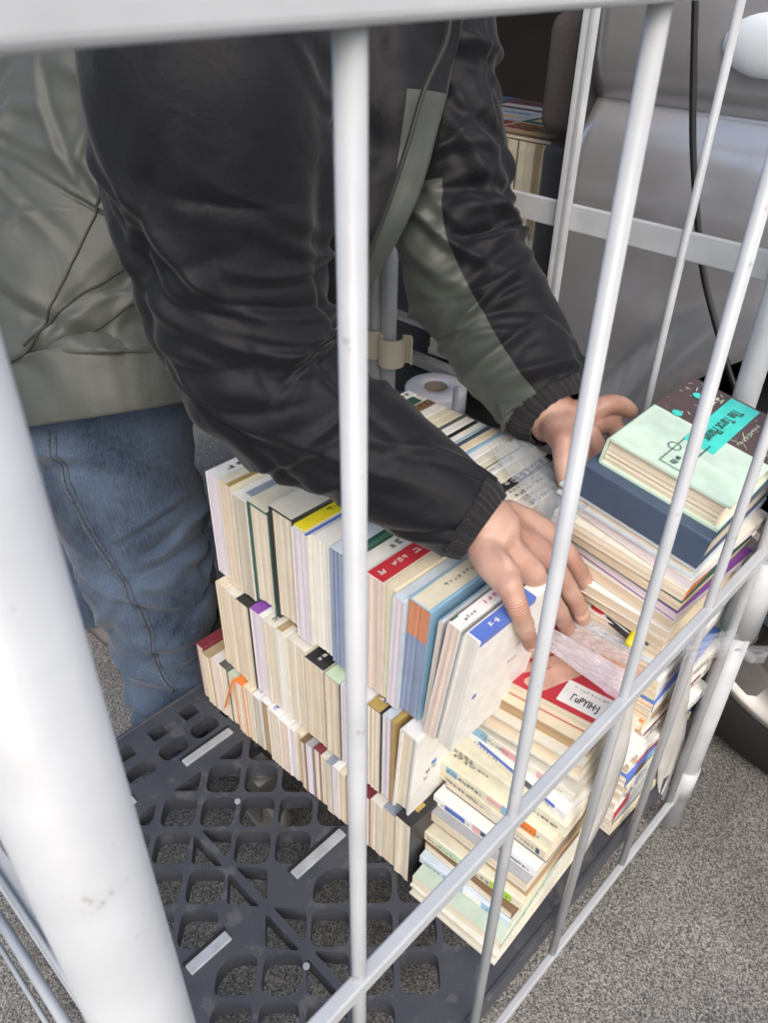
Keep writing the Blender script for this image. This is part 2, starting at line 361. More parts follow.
# cream spring clip on the far post
def clip():
    bm=bmesh.new()
    def strip(pts,z0,z1,t=.0022):
        pts=[Vector((*p,0)) for p in pts]
        for a,b in zip(pts,pts[1:]):
            d=(b-a).normalized(); nrm=Vector((-d.y,d.x,0))*t/2
            vs=[bm.verts.new((p.x,p.y,z)) for z in (z0,z1) for p in (a-nrm-d*t*.3,b-nrm+d*t*.3,b+nrm+d*t*.3,a+nrm-d*t*.3)]
            for f in ((0,3,2,1),(4,5,6,7),(0,1,5,4),(1,2,6,5),(2,3,7,6),(3,0,4,7)): bm.faces.new([vs[i] for i in f])
    CZ=0.3392-.012
    c1=[(XR+.021*math.cos(a)-.001,QY+.012+.018*math.sin(a)) for a in [R(-250+i*22) for i in range(14)]]
    strip(c1,CZ,CZ+.044)
    c2=[(XR-.010+.018*math.cos(a),QY-.030+.018*math.sin(a)) for a in [R(95+i*22) for i in range(12)]]
    strip(c2,CZ,CZ+.044); strip([c1[-4],c2[0]],CZ,CZ+.044); strip([c2[-1],(c2[-1][0]+.006,c2[-1][1]-.010),(c2[-1][0]+.002,c2[-1][1]-.016)],CZ,CZ+.044)
    cpart('spring_clip',bm,CREAMP)
clip()
# left side panel rails, folded wires
for (x,z,r) in ((.088,-.045,.005),(.040,-.055,.0058),(.062,-.052,.0035),(.028,-.095,.003)):
    bm=bmesh.new(); tube(bm,[(x-.004,.16,z),(x,.76,z)],r,14); cpart('side_rail',bm)
bm=bmesh.new(); box(bm,(.055,.16,-.062),(.080,.76,-.057)); bevel(bm,.001); cpart('side_rail',bm)
# castors
def castor(x,y):
    bm=bmesh.new(); tube(bm,[(x-.012,y,-.113),(x+.012,y,-.113)],.040,28); w=cpart('castor_wheel',bm,mat('grey_rubber',(.34,.33,.31),.5),False)
    bm=bmesh.new(); box(bm,(x-.018,y-.02,-.075),(x+.018,y+.02,-.03)); box(bm,(x-.018,y-.012,-.118),(x-.015,y+.012,-.06)); box(bm,(x+.015,y-.012,-.118),(x+.018,y+.012,-.06)); cpart('castor_fork',bm,mat('zinc',(.5,.5,.48),.35,.8))
for q in ((.36,.555),(.14,.62),(.70,.60),(.70,.24)): castor(*q)
ORD=['first','second','third','fourth','fifth','sixth','seventh','eighth','ninth','tenth','eleventh','twelfth','thirteenth','fourteenth','fifteenth','sixteenth','seventeenth','eighteenth','nineteenth','twentieth','twenty-first','twenty-second','twenty-third','twenty-fourth','twenty-fifth','twenty-sixth','twenty-seventh']
def sp(u0,u1,v0,v1): return (u0,u1,v0,v1)
def PT(face,uv,c,nm='title_band',l=0): return ('patch',face,uv,c,nm,l)
def GL(face,uv,c,n,l=0): return ('glyph',face,uv,c,n,l)
# ---- top tier -------------------------------------------------------------
UX=.392; UZ=.2365
uy=[0.6403,0.6126,0.5906,0.5669,0.5301,0.4923,0.4672,0.4388,0.4157,0.3933,0.3689,0.3551,0.3417,0.3147,0.3054]
ut=[.377,.381,.374,.376,.388,.384,.385,.387,.380,.383,.384,.381,.383,.384]
U=[('white book with small dark spine writing','white','lav',0,[GL('spine',(.1,.5,.2,.8),'dgrey',5)]),
 ('cream book with a gold line along its spine','pyel','warm',0,[PT('spine',(.0,1,.05,.35),'gold','printed_stripe')]),
 ('white book with a broad slate blue spine stripe','white','grey',0,[PT('spine',(.06,1,.10,.55),'slate','printed_stripe')]),
 ('cream spined book in a dark green board','dgreen','cream',1,[PT('spine',(0,1,.12,1),'pyel','spine_cloth')]),
 ('thick off white book with a black board','black','cream',1,[PT('spine',(0,1,.06,1),'offw','spine_cloth')]),
 ('lavender edged book with a bright yellow title band','offw','lav',0,[PT('spine',(.02,.9,.35,1),'yellow'),GL('spine',(.05,.85,.55,.85),'black',9,1),GL('spine',(.3,.7,.05,.3),'black',5),PT('spine',(0,.3,.05,.2),'blue','publisher_mark')]),
 ('thick white book with a pale blue spine','lblue','white',0,[PT('spine',(0,1,.1,.9),'white','spine_panel'),PT('spine',(.25,.32,.1,.9),'lblue','printed_stripe',1)]),
 ('sea green book with a teal spine edge','dgreen','bluep',0,[PT('spine',(0,1,.25,.95),'lblue','spine_panel'),GL('spine',(.3,.8,.4,.8),'dgreen',6,1)]),
 ('plain white book with small grey lettering','white','white',0,[GL('spine',(.1,.9,.3,.7),'dgrey',9)]),
 ('pink edged book with a red title band','offw','pink',0,[PT('spine',(.01,.62,.08,.92),'red'),GL('spine',(.04,.10,.2,.85),'white',1,1),GL('spine',(.17,.32,.35,.7),'white',3,1),GL('spine',(.36,.60,.2,.85),'white',3,1)]),
 ('narrow cream book with an unmarked spine','cream','yellow',0,[]),
 ('pale blue spined book with lavender pages','lblue','lav',0,[]),
 ('cream spined book with orange and blue page edges','sky','bluep',0,[PT('spine',(.01,1,.12,.88),'pyel','spine_panel'),GL('spine',(.3,.75,.3,.7),'dgrey',9,1)]),
 ('slim white book with cream pages','white','cream',0,[PT('spine',(0,1,.75,.95),'sky','printed_stripe')])]
for i,(lb,c,pg,hd,dc) in enumerate(U):
    T=uy[i]-uy[i+1]-.0004; ep=('orange','bluep',.72) if i==12 else None
    if i==13: continue
    tl_=(0,1.0,2.0,3.0)[i-9] if i>=9 else 0
    book(f'{lb}, {ORD[i]} from left in the top tier',T,(.165+.006*(i%3)) if i<9 else (.140,.130,.120,.112)[i-9],ut[i]-UZ,(UX-.002*(i%2)-.0015*(i%3),uy[i+1]+.148*math.tan(R(tl_)),UZ),'row',random.uniform(-.6,.6),tl_,c,pg,bool(hd),dc,'books in the top tier of the front row',edgeprint=ep)
YB=.277
tg='books in the top tier of the front row'
book('slim white book with cream pages beside the leaning white books',.0050,.108,.142,(.394,YB+.0365,UZ),'row',0,4.5,'white','cream',False,[PT('spine',(0,1,.6,.95),'sky','printed_stripe')],tg)
book('thin scarlet book wedged beside the leaning white books',.0035,.105,.128,(.396,YB+.0330,UZ),'row',0,5.5,'red','cream',False,[],tg)
book('white paperback with a small green mark, leaning in the top tier',.0130,.108,.156,(.386,YB+.0200,UZ),'row',0,6.8,'white','pink',False,[PT('spine',(.02,.10,.85,1),'green','publisher_mark'),GL('spine',(.3,.8,.3,.7),'red',7),GL('spine',(.1,.25,.2,.6),'dgrey',4)],tg)
book('grey edged white paperback leaning between two white books',.0040,.106,.150,(.389,YB+.0156,UZ),'row',0,6.8,'slate','white',False,[],tg)
book('leaning white hardback with a blue title band at the near end',.0152,.108,.156,(.386,YB,UZ),'row',0,6.8,'white','white',False,
  [PT('spine',(.02,.72,.0,.85),'blue'),GL('spine',(.12,.36,.2,.6),'white',2,1),GL('spine',(.42,.52,.2,.6),'white',1,1),PT('front',(.02,.72,.955,1),'blue','title_band'),
   GL('front',(.10,.17,.42,.50),'navy',2),PT('front',(.13,.17,.44,.475),'blue','round_mark'),GL('front',(.09,.12,.36,.41),'dgrey',1),GL('front',(.6,.9,.60,.70),'dgrey',7),GL('front',(.55,.68,.5,.56),'dgrey',3)],tg)
# ---- middle tier ----------------------------------------------------------
MX=.380; MZ=.1005
my=[0.6302,0.6107,0.5897,0.5664,0.5430,0.5206,0.5026,0.4722,0.4420,0.4176,0.4013,0.3768,0.3573,0.3451,0.3383,0.3160]
mt=[.235,.234,.235,.234,.233,.233,.232,.226,.225,.226,.228,.230,.230,.232,.233,.2335]
Mb=[('plain cream paperback with a beige spine','cream','warm',[]),('cream paperback with a faint ribbed spine','offw','warm',[]),
 ('cream book in a black jacket','black','warm',[]),
 ('lavender edged book with a purple title band','white','lav',[PT('spine',(0,.9,.3,1),'purple')]),
 ('cream edged book with a pale spine','offw','cream',[GL('spine',(.03,.4,.3,.7),'dgrey',7)]),
 ('white book with tan label and red lettering','offw','white',[PT('spine',(.02,.9,.45,1),'tan'),GL('spine',(.05,.3,.08,.4),'red',4)]),
 ('thick cream book with a plain off white spine','offw','cream',[]),
 ('thick cream book with a black title patch','offw','warm',[PT('spine',(.0,.5,.0,.98),'black'),GL('spine',(.03,.12,.3,.7),'white',2,1)]),
 ('dark backed cream book beside the black title patch','dgrey','warm',[PT('spine',(0,1,.0,.93),'ltgreen','spine_panel')]),
 ('white book with a pale blue patch','white','lav',[PT('spine',(.0,.2,.1,.8),'lblue')]),
 ('pale lavender paged book with a white spine','white','pink',[]),
 ('cream book with a gold and black spine','black','cream',[PT('spine',(.0,.5,.12,1),'gold'),GL('spine',(.05,.2,.3,.8),'white',2,1)]),
 ('slim pale blue book with white pages','lblue','lav',[]),('thin gold covered book','gold','tan',[])]
for i,(lb,c,pg,dc) in enumerate(Mb):
    T=my[i]-my[i+1]-.0004
    book(f'{lb}, {ORD[i]} from left in the middle tier',T,.168,mt[i]-MZ,(MX-.001-.002*((i*7)%3)/2,my[i+1],MZ),'row',random.uniform(-.5,.5),0,c,pg,False,dc,'books in the middle tier of the front row')
book('white hardback with a small blue cover mark ending the middle tier',my[14]-my[15],.178,.1315,(MX-.003,my[15],MZ),'row',0,3,'white','cream',True,
  [GL('front',(.11,.20,.42,.52),'navy',2),PT('front',(.16,.2,.5,.54),'blue','round_mark'),GL('front',(.1,.13,.36,.42),'dgrey',1)],'books in the middle tier of the front row')
# ---- low tier -------------------------------------------------------------
LX=.371; LZ=.0012
ly=[0.6862,0.6704,0.6531,0.6358,0.6192,0.6025,0.5852,0.5697,0.5544,0.5371,0.5165,0.5003]
while ly[-1]>.375: ly.append(ly[-1]-random.Random(int(ly[-1]*9999)).uniform(.0085,.0125))
ly=ly[:-1]+[0.3643,0.3464,0.3260,0.3044]
Lb=[('dark red covered bunko book','dred','grey'),('cream pocket book with a tan spine','tan','warm'),('pale pocket book with a beige spine','offw','pink'),
 ('dark jacketed pocket book','dgrey','cream'),('cream pocket book with a pale green spine','sage','warm'),('pocket book with an orange spine','orange','cream'),('tan edged pocket book','cream','warm'),
 ('pocket book with a clear grey jacket','lblue','grey'),('brown edged pocket book in a white jacket','white','tan'),('white jacketed pocket book with a blue mark','white','cream'),('pink edged pocket book','white','pink')]
extra=[('slim lavender edged pocket book','white','lav'),('beige pocket book','cream','warm'),('brown jacketed pocket book','brown','warm'),('pale grey pocket book','grey','lav'),('cream pocket book with a dark red spine','dred','cream'),('plain warm white pocket book','offw','cream'),('grey jacketed pocket book','slate','warm')]
nL=len(ly)-1
for i in range(nL-1):
    lb,c,pg=(Lb+extra*3)[i] if i<len(Lb)+len(extra)*3 else extra[0]
    T=ly[i]-ly[i+1]-.0003
    dc=[] 
    if i in (7,9): dc=[PT('spine',(.0,.5,.1,.9),'white','title_band'),GL('spine',(.02,.3,.3,.7),'blue',5,1)]
    h=.0985-.004*((i*5)%3)/2-(.004 if i>10 else 0)
    e=book(f'{lb}, {ORD[i]} from left in the bottom tier',T,.15,h,(LX-.003*((i*3)%4)/3,ly[i+1],LZ),'row',random.uniform(-.8,.8),0,c,pg,False,dc,'pocket books in the bottom tier of the front row')
    if i==5:
        bm=bmesh.new(); a=Vector((LX-.0055,ly[5]-.003,.097)); pts=[a+Vector((.012,0,.0015)),a+Vector((0,.001,.0)),a+Vector((-.003,.004,-.012)),a+Vector((-.004,.012,-.036)),a+Vector((-.004,.020,-.058)),a+Vector((-.004,.023,-.064))]
        for p,q in zip(pts,pts[1:]):
            vs=[bm.verts.new(x) for x in (p+Vector((0,-.0018,0)),p+Vector((0,.0018,0)),q+Vector((0,.0018,0)),q+Vector((0,-.0018,0)))]; bm.faces.new(vs)
        r=from_bm('ribbon_marker',bm,cm('orange'),e); r.matrix_parent_inverse=(Matrix.Translation(e.location)@e.rotation_euler.to_matrix().to_4x4()).inverted()
        so_=r.modifiers.new('s','SOLIDIFY'); so_.thickness=.0006
book('black book with white lettering and gold square, nearest in the bottom tier',ly[-2]-ly[-1],.18,.104,(LX-.002,ly[-1],LZ),'row',0,0,'black','cream',False,
  [PT('spine',(.10,.17,.3,.75),'gold','gold_square'),GL('spine',(.42,.66,.62,.85),'white',6),GL('spine',(.70,.95,.55,.85),'white',5),GL('spine',(.55,.9,.15,.35),'white',8)],'pocket books in the bottom tier of the front row')
# ---- front stack ----------------------------------------------------------
S1=[(0.0012,0.0187,0.3657,0.1817,0.1131,2.3),(0.0199,0.0132,0.3734,0.1829,0.1117,3.4),(0.0331,0.0132,0.3880,0.1869,0.1131,5.1),(0.0463,0.0110,0.3966,0.1874,0.1145,2.8),(0.0573,0.0154,0.4024,0.1827,0.1273,3.0),(0.0727,0.0110,0.4070,0.1840,0.1225,1.4),(0.0837,0.0154,0.4100,0.1848,0.1244,4.2),(0.0991,0.0154,0.4170,0.1826,0.1274,1.4),(0.1145,0.0110,0.4262,0.1802,0.1256,1.7),(0.1255,0.0154,0.4262,0.1803,0.1353,1.3),(0.1409,0.0154,0.4279,0.1783,0.1387,0.6),(0.1563,0.0187,0.4345,0.1725,0.1421,1.2),(0.1750,0.0121,0.4436,0.1773,0.1301,-3.0),(0.1871,0.0132,0.4545,0.1791,0.1188,-0.3),(0.2003,0.0110,0.4686,0.1848,0.1010,6.6),(0.2113,0.0242,0.4633,0.1804,0.1089,7.1),(0.2355,0.0154,0.4707,0.1828,0.0993,4.7),(0.2509,0.0165,0.4843,0.1839,0.0949,8.2)]
sl='in the front stack'
SB=[('thick black edged book with cream boards at the foot of the front stack','offw','grey','spineR',1,[]),
 ('pale green book',  'sage','cream','spineN',0,[GL('spine',(.2,.8,.3,.7),'dgreen',8)]),
 ('white book with a sky blue spine picture','lblue','cream','spineL',0,[PT('spine',(.5,.72,.2,.8),'sky','printed_patch'),PT('spine',(.1,.3,.1,.9),'sky','printed_patch'),PT('spine',(.3,.5,.15,.85),'white','printed_patch'),GL('spine',(.75,.95,.3,.7),'dgrey',5)]),
 ('cream book with a dark brown jacket','brown','cream','spineN',0,[]),
 ('pale yellow green book','pyel','yellow','spineL',0,[PT('spine',(.55,.8,.1,.9),'ltgreen','printed_patch'),PT('spine',(.1,.3,.1,.9),'lime','printed_patch'),GL('spine',(.3,.55,.3,.7),'dgrey',5)]),
 ('brown edged book','tan','tan','spineR',0,[]),
 ('grey spined cream book','grey','cream','spineR',0,[]),
 ('white book with blue and red spine printing','white','cream','spineL',0,[PT('spine',(.68,.88,.25,.75),'blue','printed_patch'),PT('spine',(.4,.6,.2,.7),'navy','printed_patch'),PT('spine',(.25,.4,.2,.8),'red','printed_patch'),PT('spine',(.52,.6,.2,.7),'pink','printed_patch',1),GL('spine',(.05,.25,.2,.8),'blue',5)]),
 ('dark navy backed book with cream pages','navy','cream','spineR',0,[]),
 ('cream comic with a small black square','cream','cream','spineL',0,[PT('spine',(.05,.08,.3,.8),'navy','publisher_mark'),PT('spine',(.3,.5,.2,.8),'offw','printed_patch'),GL('spine',(.55,.95,.3,.7),'grey',9)]),
 ('comic with blue and orange spots','pyel','cream','spineL',0,[PT('spine',(.82,.92,.15,.85),'sky','blue_spot'),PT('spine',(.28,.42,.05,.9),'sky','blue_spot'),PT('spine',(.13,.27,.05,.9),'orange','orange_spot'),PT('spine',(.42,.55,.2,.6),'pink','printed_patch'),GL('spine',(.58,.8,.3,.7),'dgrey',6)]),
 ('thick cream comic with black spine writing','pyel','cream','spineL',0,[GL('spine',(.76,.95,.5,.9),'dgrey',4),GL('spine',(.76,.95,.1,.45),'dgrey',4),GL('spine',(.28,.36,.15,.85),'black',1),GL('spine',(.05,.2,.3,.7),'dgrey',4)]),
 ('white comic with a violet spine strip','white','white','spineL',0,[PT('spine',(.1,.85,.05,.45),'blue','printed_strip'),PT('spine',(.2,.45,.0,.7),'dgrey','printed_patch',1),PT('spine',(.5,.62,.5,.95),'pyel','printed_patch',1)]),
 ('pink marked comic','offw','cream','spineL',0,[PT('spine',(.2,.35,.2,.9),'pink','printed_patch'),PT('spine',(.55,.7,.2,.9),'pink','printed_patch'),PT('spine',(.85,1,.0,1),'sky','printed_patch')]),
 ('dark flowered comic with yellow marks','dgrey','grey','spineL',0,[GL('spine',(.05,.95,.05,.95),'offw',12),PT('spine',(.25,.36,.2,.7),'yellow','printed_patch',1),PT('spine',(.9,1,.1,.9),'sky','printed_patch')]),
 ('thick tan edged book','offw','warm','spineR',1,[]),
 ('orange brown edged book','cream','tan','spineR',0,[PT('back',(0,.1,.1,.2),'white','slip')])]
for i,(q,b) in enumerate(zip(S1,SB)):
    z,T,x,y,L,yw=q; lb,c,pg,md,hd,dc=b
    if md in('spineL','spineN') and T>.009: dc=list(dc)+[GL('spine',(.62,.92,.30,.62),'dgrey',8,2),GL('spine',(.08,.26,.35,.6),'dgrey',5,2)]
    Xd=(.135,.128,.13,.128,.13,.12,.128,.13,.125,.132,.13,.145,.13,.126,.125,.13,.13)[i]
    H,W=(L,Xd) if md in('spineL','spineR') else (Xd,L)
    if i: lb=f'{lb}, {ORD[i]} from the bottom of the front stack'
    if i==0: H,W=L,.19
    book(lb,T-.0004,H,W,(x+(.003*((i*7)%3-1) if 0<i<16 else 0),y,z),md,yw+(1.6*((i*5)%3-1) if i else 0),0,c,pg,bool(hd),dc,'books lying in the front stack')
z,T,x,y,L,yw=S1[-1]
# the red book under the hand
yr=yw
rb=book('red photo book with a printed hand and white label on the front stack',T,L,.125,(x,y,z),'spineR',yr,0,'red','cream',False,[],'books lying in the front stack')
cov=[c for c in rb.children if c.name.startswith('cover')][0]
def on_red(bm,name,m,z): 
    for v in bm.verts: v.co=Vector((T+z+v.co.z, v.co.x, v.co.y))      # (u along -Y, v along +X) -> local
    bmesh.ops.recalc_face_normals(bm,faces=bm.faces); return from_bm(name,bm,m,cov)
bm=bmesh.new(); box(bm,(.048,.006,0),(.100,.036,.0004)); on_red(bm,'white_label',cm('white'),.0002)
me=text_mesh('ГuPYIH·J',.0122,.0003,.63); me.transform(Matrix(((0,0,1,T+.0009),(1,0,0,.0725),(0,1,0,.0165),(0,0,0,1)))); link('lettering',me,cm('black'),cov)
bm=bmesh.new(); glyph_bm(bm,9,.0035,random.Random(4)); 
for v in bm.verts: v.co=Vector((v.co.x+.074,v.co.y+.030,.0007))
on_red(bm,'lettering',cm('grey'),.0002)
SKINP=mat('printed_skin',(.66,.40,.31),.5,0,.22,70)
bm=bmesh.new()
def blob(pts):  # flat printed shape
    vs=[bm.verts.new((x,y,0)) for x,y in pts]; bm.faces.new(vs)
def capsule2(a,b,r1,r2,z=0,n=7):
    a=Vector(a);b=Vector(b);d=(b-a).normalized();nn=Vector((-d.y,d.x)); pts=[]
    for k in range(n+1):
        t=math.pi*k/n-math.pi/2; pts.append(b+r2*(math.cos(t)*d+math.sin(t)*nn))
    for k in range(n+1):
        t=math.pi*k/n+math.pi/2; pts.append(a+r1*(math.cos(t)*d+math.sin(t)*nn))
    vs=[bm.verts.new((p.x,p.y,z)) for p in pts]; bm.faces.new(vs)
capsule2((.040,.085),(.085,.075),.026,.022,.0000)
for k,(a,b,r) in enumerate((((.034,.062),(.004,.020),.0062),((.045,.060),(.018,.010),.0064),((.055,.064),(.030,.012),.0066),((.028,.078),(.000,.040),.0055),((.078,.070),(.104,.048),.0085))):
    capsule2(a,b,r*1.15,r*.85,.0001+.0001*k)
on_red(bm,'printed_hand',SKINP,.0003)
# ---- back stack -----------------------------------------------------------
BS=[] # x, y of the near left corner, dims along Y and X
gB='books lying in the back stack'
TL=9.4
mint=book('mint green and maroon hardback with a turquoise title box',.030,.172,.123,(.6056,.1735,.4300),'spineF',1.8,TL,'mint','cream',True,
 [PT('front',(.515,1,.01,.99),'umber','maroon_panel',0),
  PT('front',(.34,.975,.36,.61),'turq','title_box',2)],gB)
mc=[c for c in mint.children if c.name.startswith('cover')][0]
def on_mint(me,name,c,z=.0016):
    me.transform(Matrix(((0,0,1,.030+z),(1,0,0,0),(0,1,0,0),(0,0,0,1)))); link(name,me,cm(c),mc)
me=text_mesh('The Tarot Planet',.0165,.0003,.66); me.transform(Matrix.Translation((.112,.0595,0))@Matrix.Rotation(math.pi,4,'Z')); on_mint(me,'lettering','dgreen')
rg=random.Random(3); bm=bmesh.new()
glyph_bm(bm,9,.005,rg,m=Matrix.Translation((.118,.035,0))@Matrix.Rotation(math.pi,4,'Z')); glyph_bm(bm,2,.011,rg,m=Matrix.Translation((.146,.083,0))@Matrix.Rotation(math.pi,4,'Z'))
for k in range(60):
    u=rg.uniform(.092,.168); v=rg.uniform(.004,.120)
    if .042<v<.078: continue
    a=rg.uniform(0,6.28); L=rg.uniform(.001,.009); w_=rg.uniform(.0002,.0005)
    d=Vector((math.cos(a),math.sin(a),0))*L/2; n_=Vector((-math.sin(a),math.cos(a),0))*w_
    bm.faces.new([bm.verts.new(Vector((u,v,0))+q) for q in (-d-n_,d-n_,d+n_,-d+n_)])
me=bpy.data.meshes.new('l'); bm.to_mesh(me); bm.free(); on_mint(me,'printed_linework','ltgreen',.0010)
bm=bmesh.new()
def ln(a,b,w=.0005):
    a=Vector((*a,0));b=Vector((*b,0));d=(b-a).normalized();n_=Vector((-d.y,d.x,0))*w; bm.faces.new([bm.verts.new(p) for p in (a-n_,b-n_,b+n_,a+n_)])
ln((.058,.074),(.008,.074)); ln((.008,.074),(.008,.052)); ln((.029,.052),(.068,.052),.0007)
for k in range(14):
    a=2*math.pi*k/14;b=2*math.pi*(k+1)/14; ln((.039+.006*math.cos(a),.0745+.006*math.sin(a)),(.039+.006*math.cos(b),.0745+.006*math.sin(b)))
glyph_bm(bm,2,.008,rg,m=Matrix.Translation((.020,.063,0))@Matrix.Rotation(math.pi,4,'Z'))
me=bpy.data.meshes.new('l'); bm.to_mesh(me); bm.free(); on_mint(me,'line_drawing','dgreen',.0012)
for q in ((.092,.099),(.140,.100)):
    bm=bmesh.new(); tube(bm,[(q[0],q[1],0),(q[0],q[1],.0003)],.0052,14); me=bpy.data.meshes.new('l'); bm.to_mesh(me); bm.free(); on_mint(me,'turquoise_spot','turq',.0012)
bm=bmesh.new()
for k in range(9): ln((.045+.0045*k,.006),(.045+.0045*k,.116),.00025)
me=bpy.data.meshes.new('l'); bm.to_mesh(me); bm.free(); on_mint(me,'printed_linework','lblue',.0009)
book('thick navy cloth hardback with its spine out, second from the top of the back stack',.0365,.132,.165,(.592,.1775,.3935),'spineL',1.0,TL,'navy','grey',True,[],gB)
top=[('cream hardback with grey boards','lblue','cream','spineR',1,.0130,.150,.160,.594,TL,[]),
 ('white paged book','offw','lav','spineR',0,.0120,.146,.155,.5925,TL-.6,[]),
 ('cream edged book with an orange tail','offw','cream','spineN',0,.0135,.146,.150,.591,TL-1.2,[PT('spine',(.0,1,.0,1),'orange','spine_cloth')]),
 ('cream book with a dark green board','dgreen','warm','spineR',0,.0130,.145,.148,.590,TL-1.8,[]),
 ('lavender edged book with a purple board','purple','lav','spineR',0,.0105,.144,.145,.589,TL-2.4,[]),
 ('cream book rolled at its corner','offw','warm','spineR',0,.0130,.142,.148,.588,TL-3.2,[]),
 ('pale book lying level with the red one','white','cream','spineR',0,.0125,.142,.150,.586,TL-4.0,[]),
 ('dog eared cream book','cream','warm','spineR',0,.0120,.142,.150,.584,TL-5.0,[])]
z=.3935
for i,(lb,c,pg,md,hd,t,LY,LX_,cx_,tl_,dc) in enumerate(top):
    z-=t*1.012; H,W=(LY,LX_) if md in('spineL','spineR') else (LX_,LY)
    book(f'{lb}, {ORD[i+2]} from the top of the back stack',t-.0004,H,W,(cx_,.179+.0006*i,z),md,(1,-3,2,-1,-4,-2,3,-3)[i],tl_,c,pg,bool(hd),dc,gB)
low=[('white comic with black spine writing','white',[GL('spine',(.1,.9,.2,.8),'black',9)]),('pale blue comic','lblue',[PT('spine',(.3,.6,.1,.9),'blue','printed_patch')]),('white comic with red lettering','white',[GL('spine',(.3,.9,.2,.8),'red',7)]),
 ('lime green ended comic','lime',[PT('spine',(.55,1,.0,1),'white','printed_patch'),GL('spine',(.4,.8,.3,.7),'dgrey',6)]),('blue ended comic','blue',[PT('spine',(.62,1,.0,1),'white','printed_patch')]),
 ('white comic with a tan portrait patch','offw',[PT('spine',(.75,.95,.05,.95),'tan','printed_patch'),GL('spine',(.1,.6,.3,.7),'grey',7)]),('orange spined comic','orange',[PT('spine',(.80,1,.0,1),'pyel','printed_patch')]),
 ('white comic with a dark red strip','white',[PT('spine',(.2,.98,.1,.35),'dred','printed_strip')]),('thick cream comic','offw',[GL('spine',(.5,.9,.3,.7),'dgrey',6)]),('white comic with a thin red strip','white',[PT('spine',(.3,1,.6,.85),'red','printed_strip')]),
 ('thick white comic','white',[GL('spine',(.1,.4,.3,.7),'dgrey',4)]),('bright blue comic','blue',[PT('spine',(.45,.70,.0,1),'sky','printed_patch'),PT('spine',(.72,.85,.1,.9),'brown','printed_patch')]),
 ('cream comic with grey printing','cream',[PT('spine',(.3,.5,.2,.9),'grey','printed_patch'),PT('spine',(.7,.9,.05,.95),'lblue','printed_patch')]),('yellow marked comic','offw',[PT('spine',(.1,.3,.1,.9),'yellow','printed_patch'),PT('spine',(.7,.95,.1,.9),'sky','printed_patch')]),
 ('white comic with blue lettering','white',[GL('spine',(.1,.95,.15,.85),'blue',10)]),('cream comic with a scarlet corner','offw',[PT('spine',(.75,1,.05,.95),'red','printed_patch')]),('pale grey comic','grey',[GL('spine',(.2,.8,.2,.8),'white',6)]),
 ('plain cream comic','cream',[]) ]
n=len(low); zz=z; rg=random.Random(12)
ts=[rg.uniform(.8,1.25) for _ in low]; sc_=(z-.0012)/sum(ts)
for i,(lb,c,dc) in enumerate(low):
    dc=list(dc)+[GL('spine',(.08,.45,.3,.6),'dgrey',9,2),GL('spine',(.6,.92,.3,.6),'dgrey',7,2)]
    t=ts[i]*sc_; zz-=t
    book(f'{lb}, {ORD[n-1-i]} from the bottom of the back stack',t-.0004,.150+rg.uniform(-.006,.006),.128,(.583-.012*(i/n)+rg.uniform(-.004,.004),.176+rg.uniform(-.004,.002),zz),'spineN',rg.uniform(-3,3),0,c,rg.choice(['cream','white','warm']),False,dc,gB)
# ---- rear row, spines up ---------------------------------------------------
RB=[('speckled white book','white',1),('book with a dark green end patch','offw',2),('brown leopard patterned book','brown',3),('white backed book','white',0),('cream backed book','pyel',0),('pale yellow backed book','pyel',0),
 ('slim dark grey book','dgrey',0),('white backed book beside the dark grey one','white',0),('slim black book','black',0),('pale blue white book','white',4),('slim navy book','navy',0),('cream backed slim book','cream',0),('slim steel blue book','sky',0),
 ('plain white book','white',0),('off white book','offw',0),('narrow cream book','pyel',5),('white book with faint writing','white',6),('large cream book','pyel',0),('black book with bold white lettering','black',7),('grey printed comic','offw',8),('comic with yellow and blue printing','offw',9)]
y=.600; thick=[.016,.016,.015,.016,.012,.013,.0055,.013,.006,.013,.006,.012,.006,.012,.011,.010,.012,.016,.012,.018,.018]
for i,((lb,c,k),t) in enumerate(zip(RB,thick)):
    y-=t; h=.14+.003*((i*5)%3); dc=[]
    if k==1: dc=[GL('spine',(.05,.95,.1,.9),'dgrey',12)]
    if k==2: dc=[PT('spine',(.75,.92,.0,1),'dgreen','printed_patch'),GL('spine',(.1,.7,.1,.9),'grey',9)]
    if k==3: dc=[GL('spine',(.02,.98,.0,1),'black',14),GL('spine',(.02,.98,.2,.9),'tan',11,1)]
    if k==4: dc=[PT('spine',(0,1,.0,.2),'sky','printed_strip')]
    if k==5: dc=[PT('spine',(0,1,.0,.12),'dgreen','printed_strip')]
    if k==6: dc=[GL('spine',(.1,.8,.3,.7),'grey',9)]
    if k==7: dc=[GL('spine',(.1,.95,.1,.9),'white',7)]
    if k>=8: dc=[GL('spine',(.1,.9,.05,.45),'dgrey',14),GL('spine',(.1,.9,.5,.95),'grey',13)]+([PT('spine',(.6,.95,.1,.5),'navy','printed_patch'),PT('spine',(.85,1,.5,.9),'yellow','printed_patch')] if k==9 else [])
    book(f'{lb}, {ORD[i]} from left in the rear row',t-.0004,.105+.006*((i*3)%3)/2,h,(.566,y,.3885-h),'row',0,0,c,'cream',False,dc,'books standing spine up in the rear row')
for k in range(10):
    for j in range(2):
        book('thick cream book lying flat under the rear row',.0240,.150,.105,(.567,.325+.152*j,.0012+.0243*k),'spineR',0,0,'offw','cream',False,[],'books hidden under the rear row')
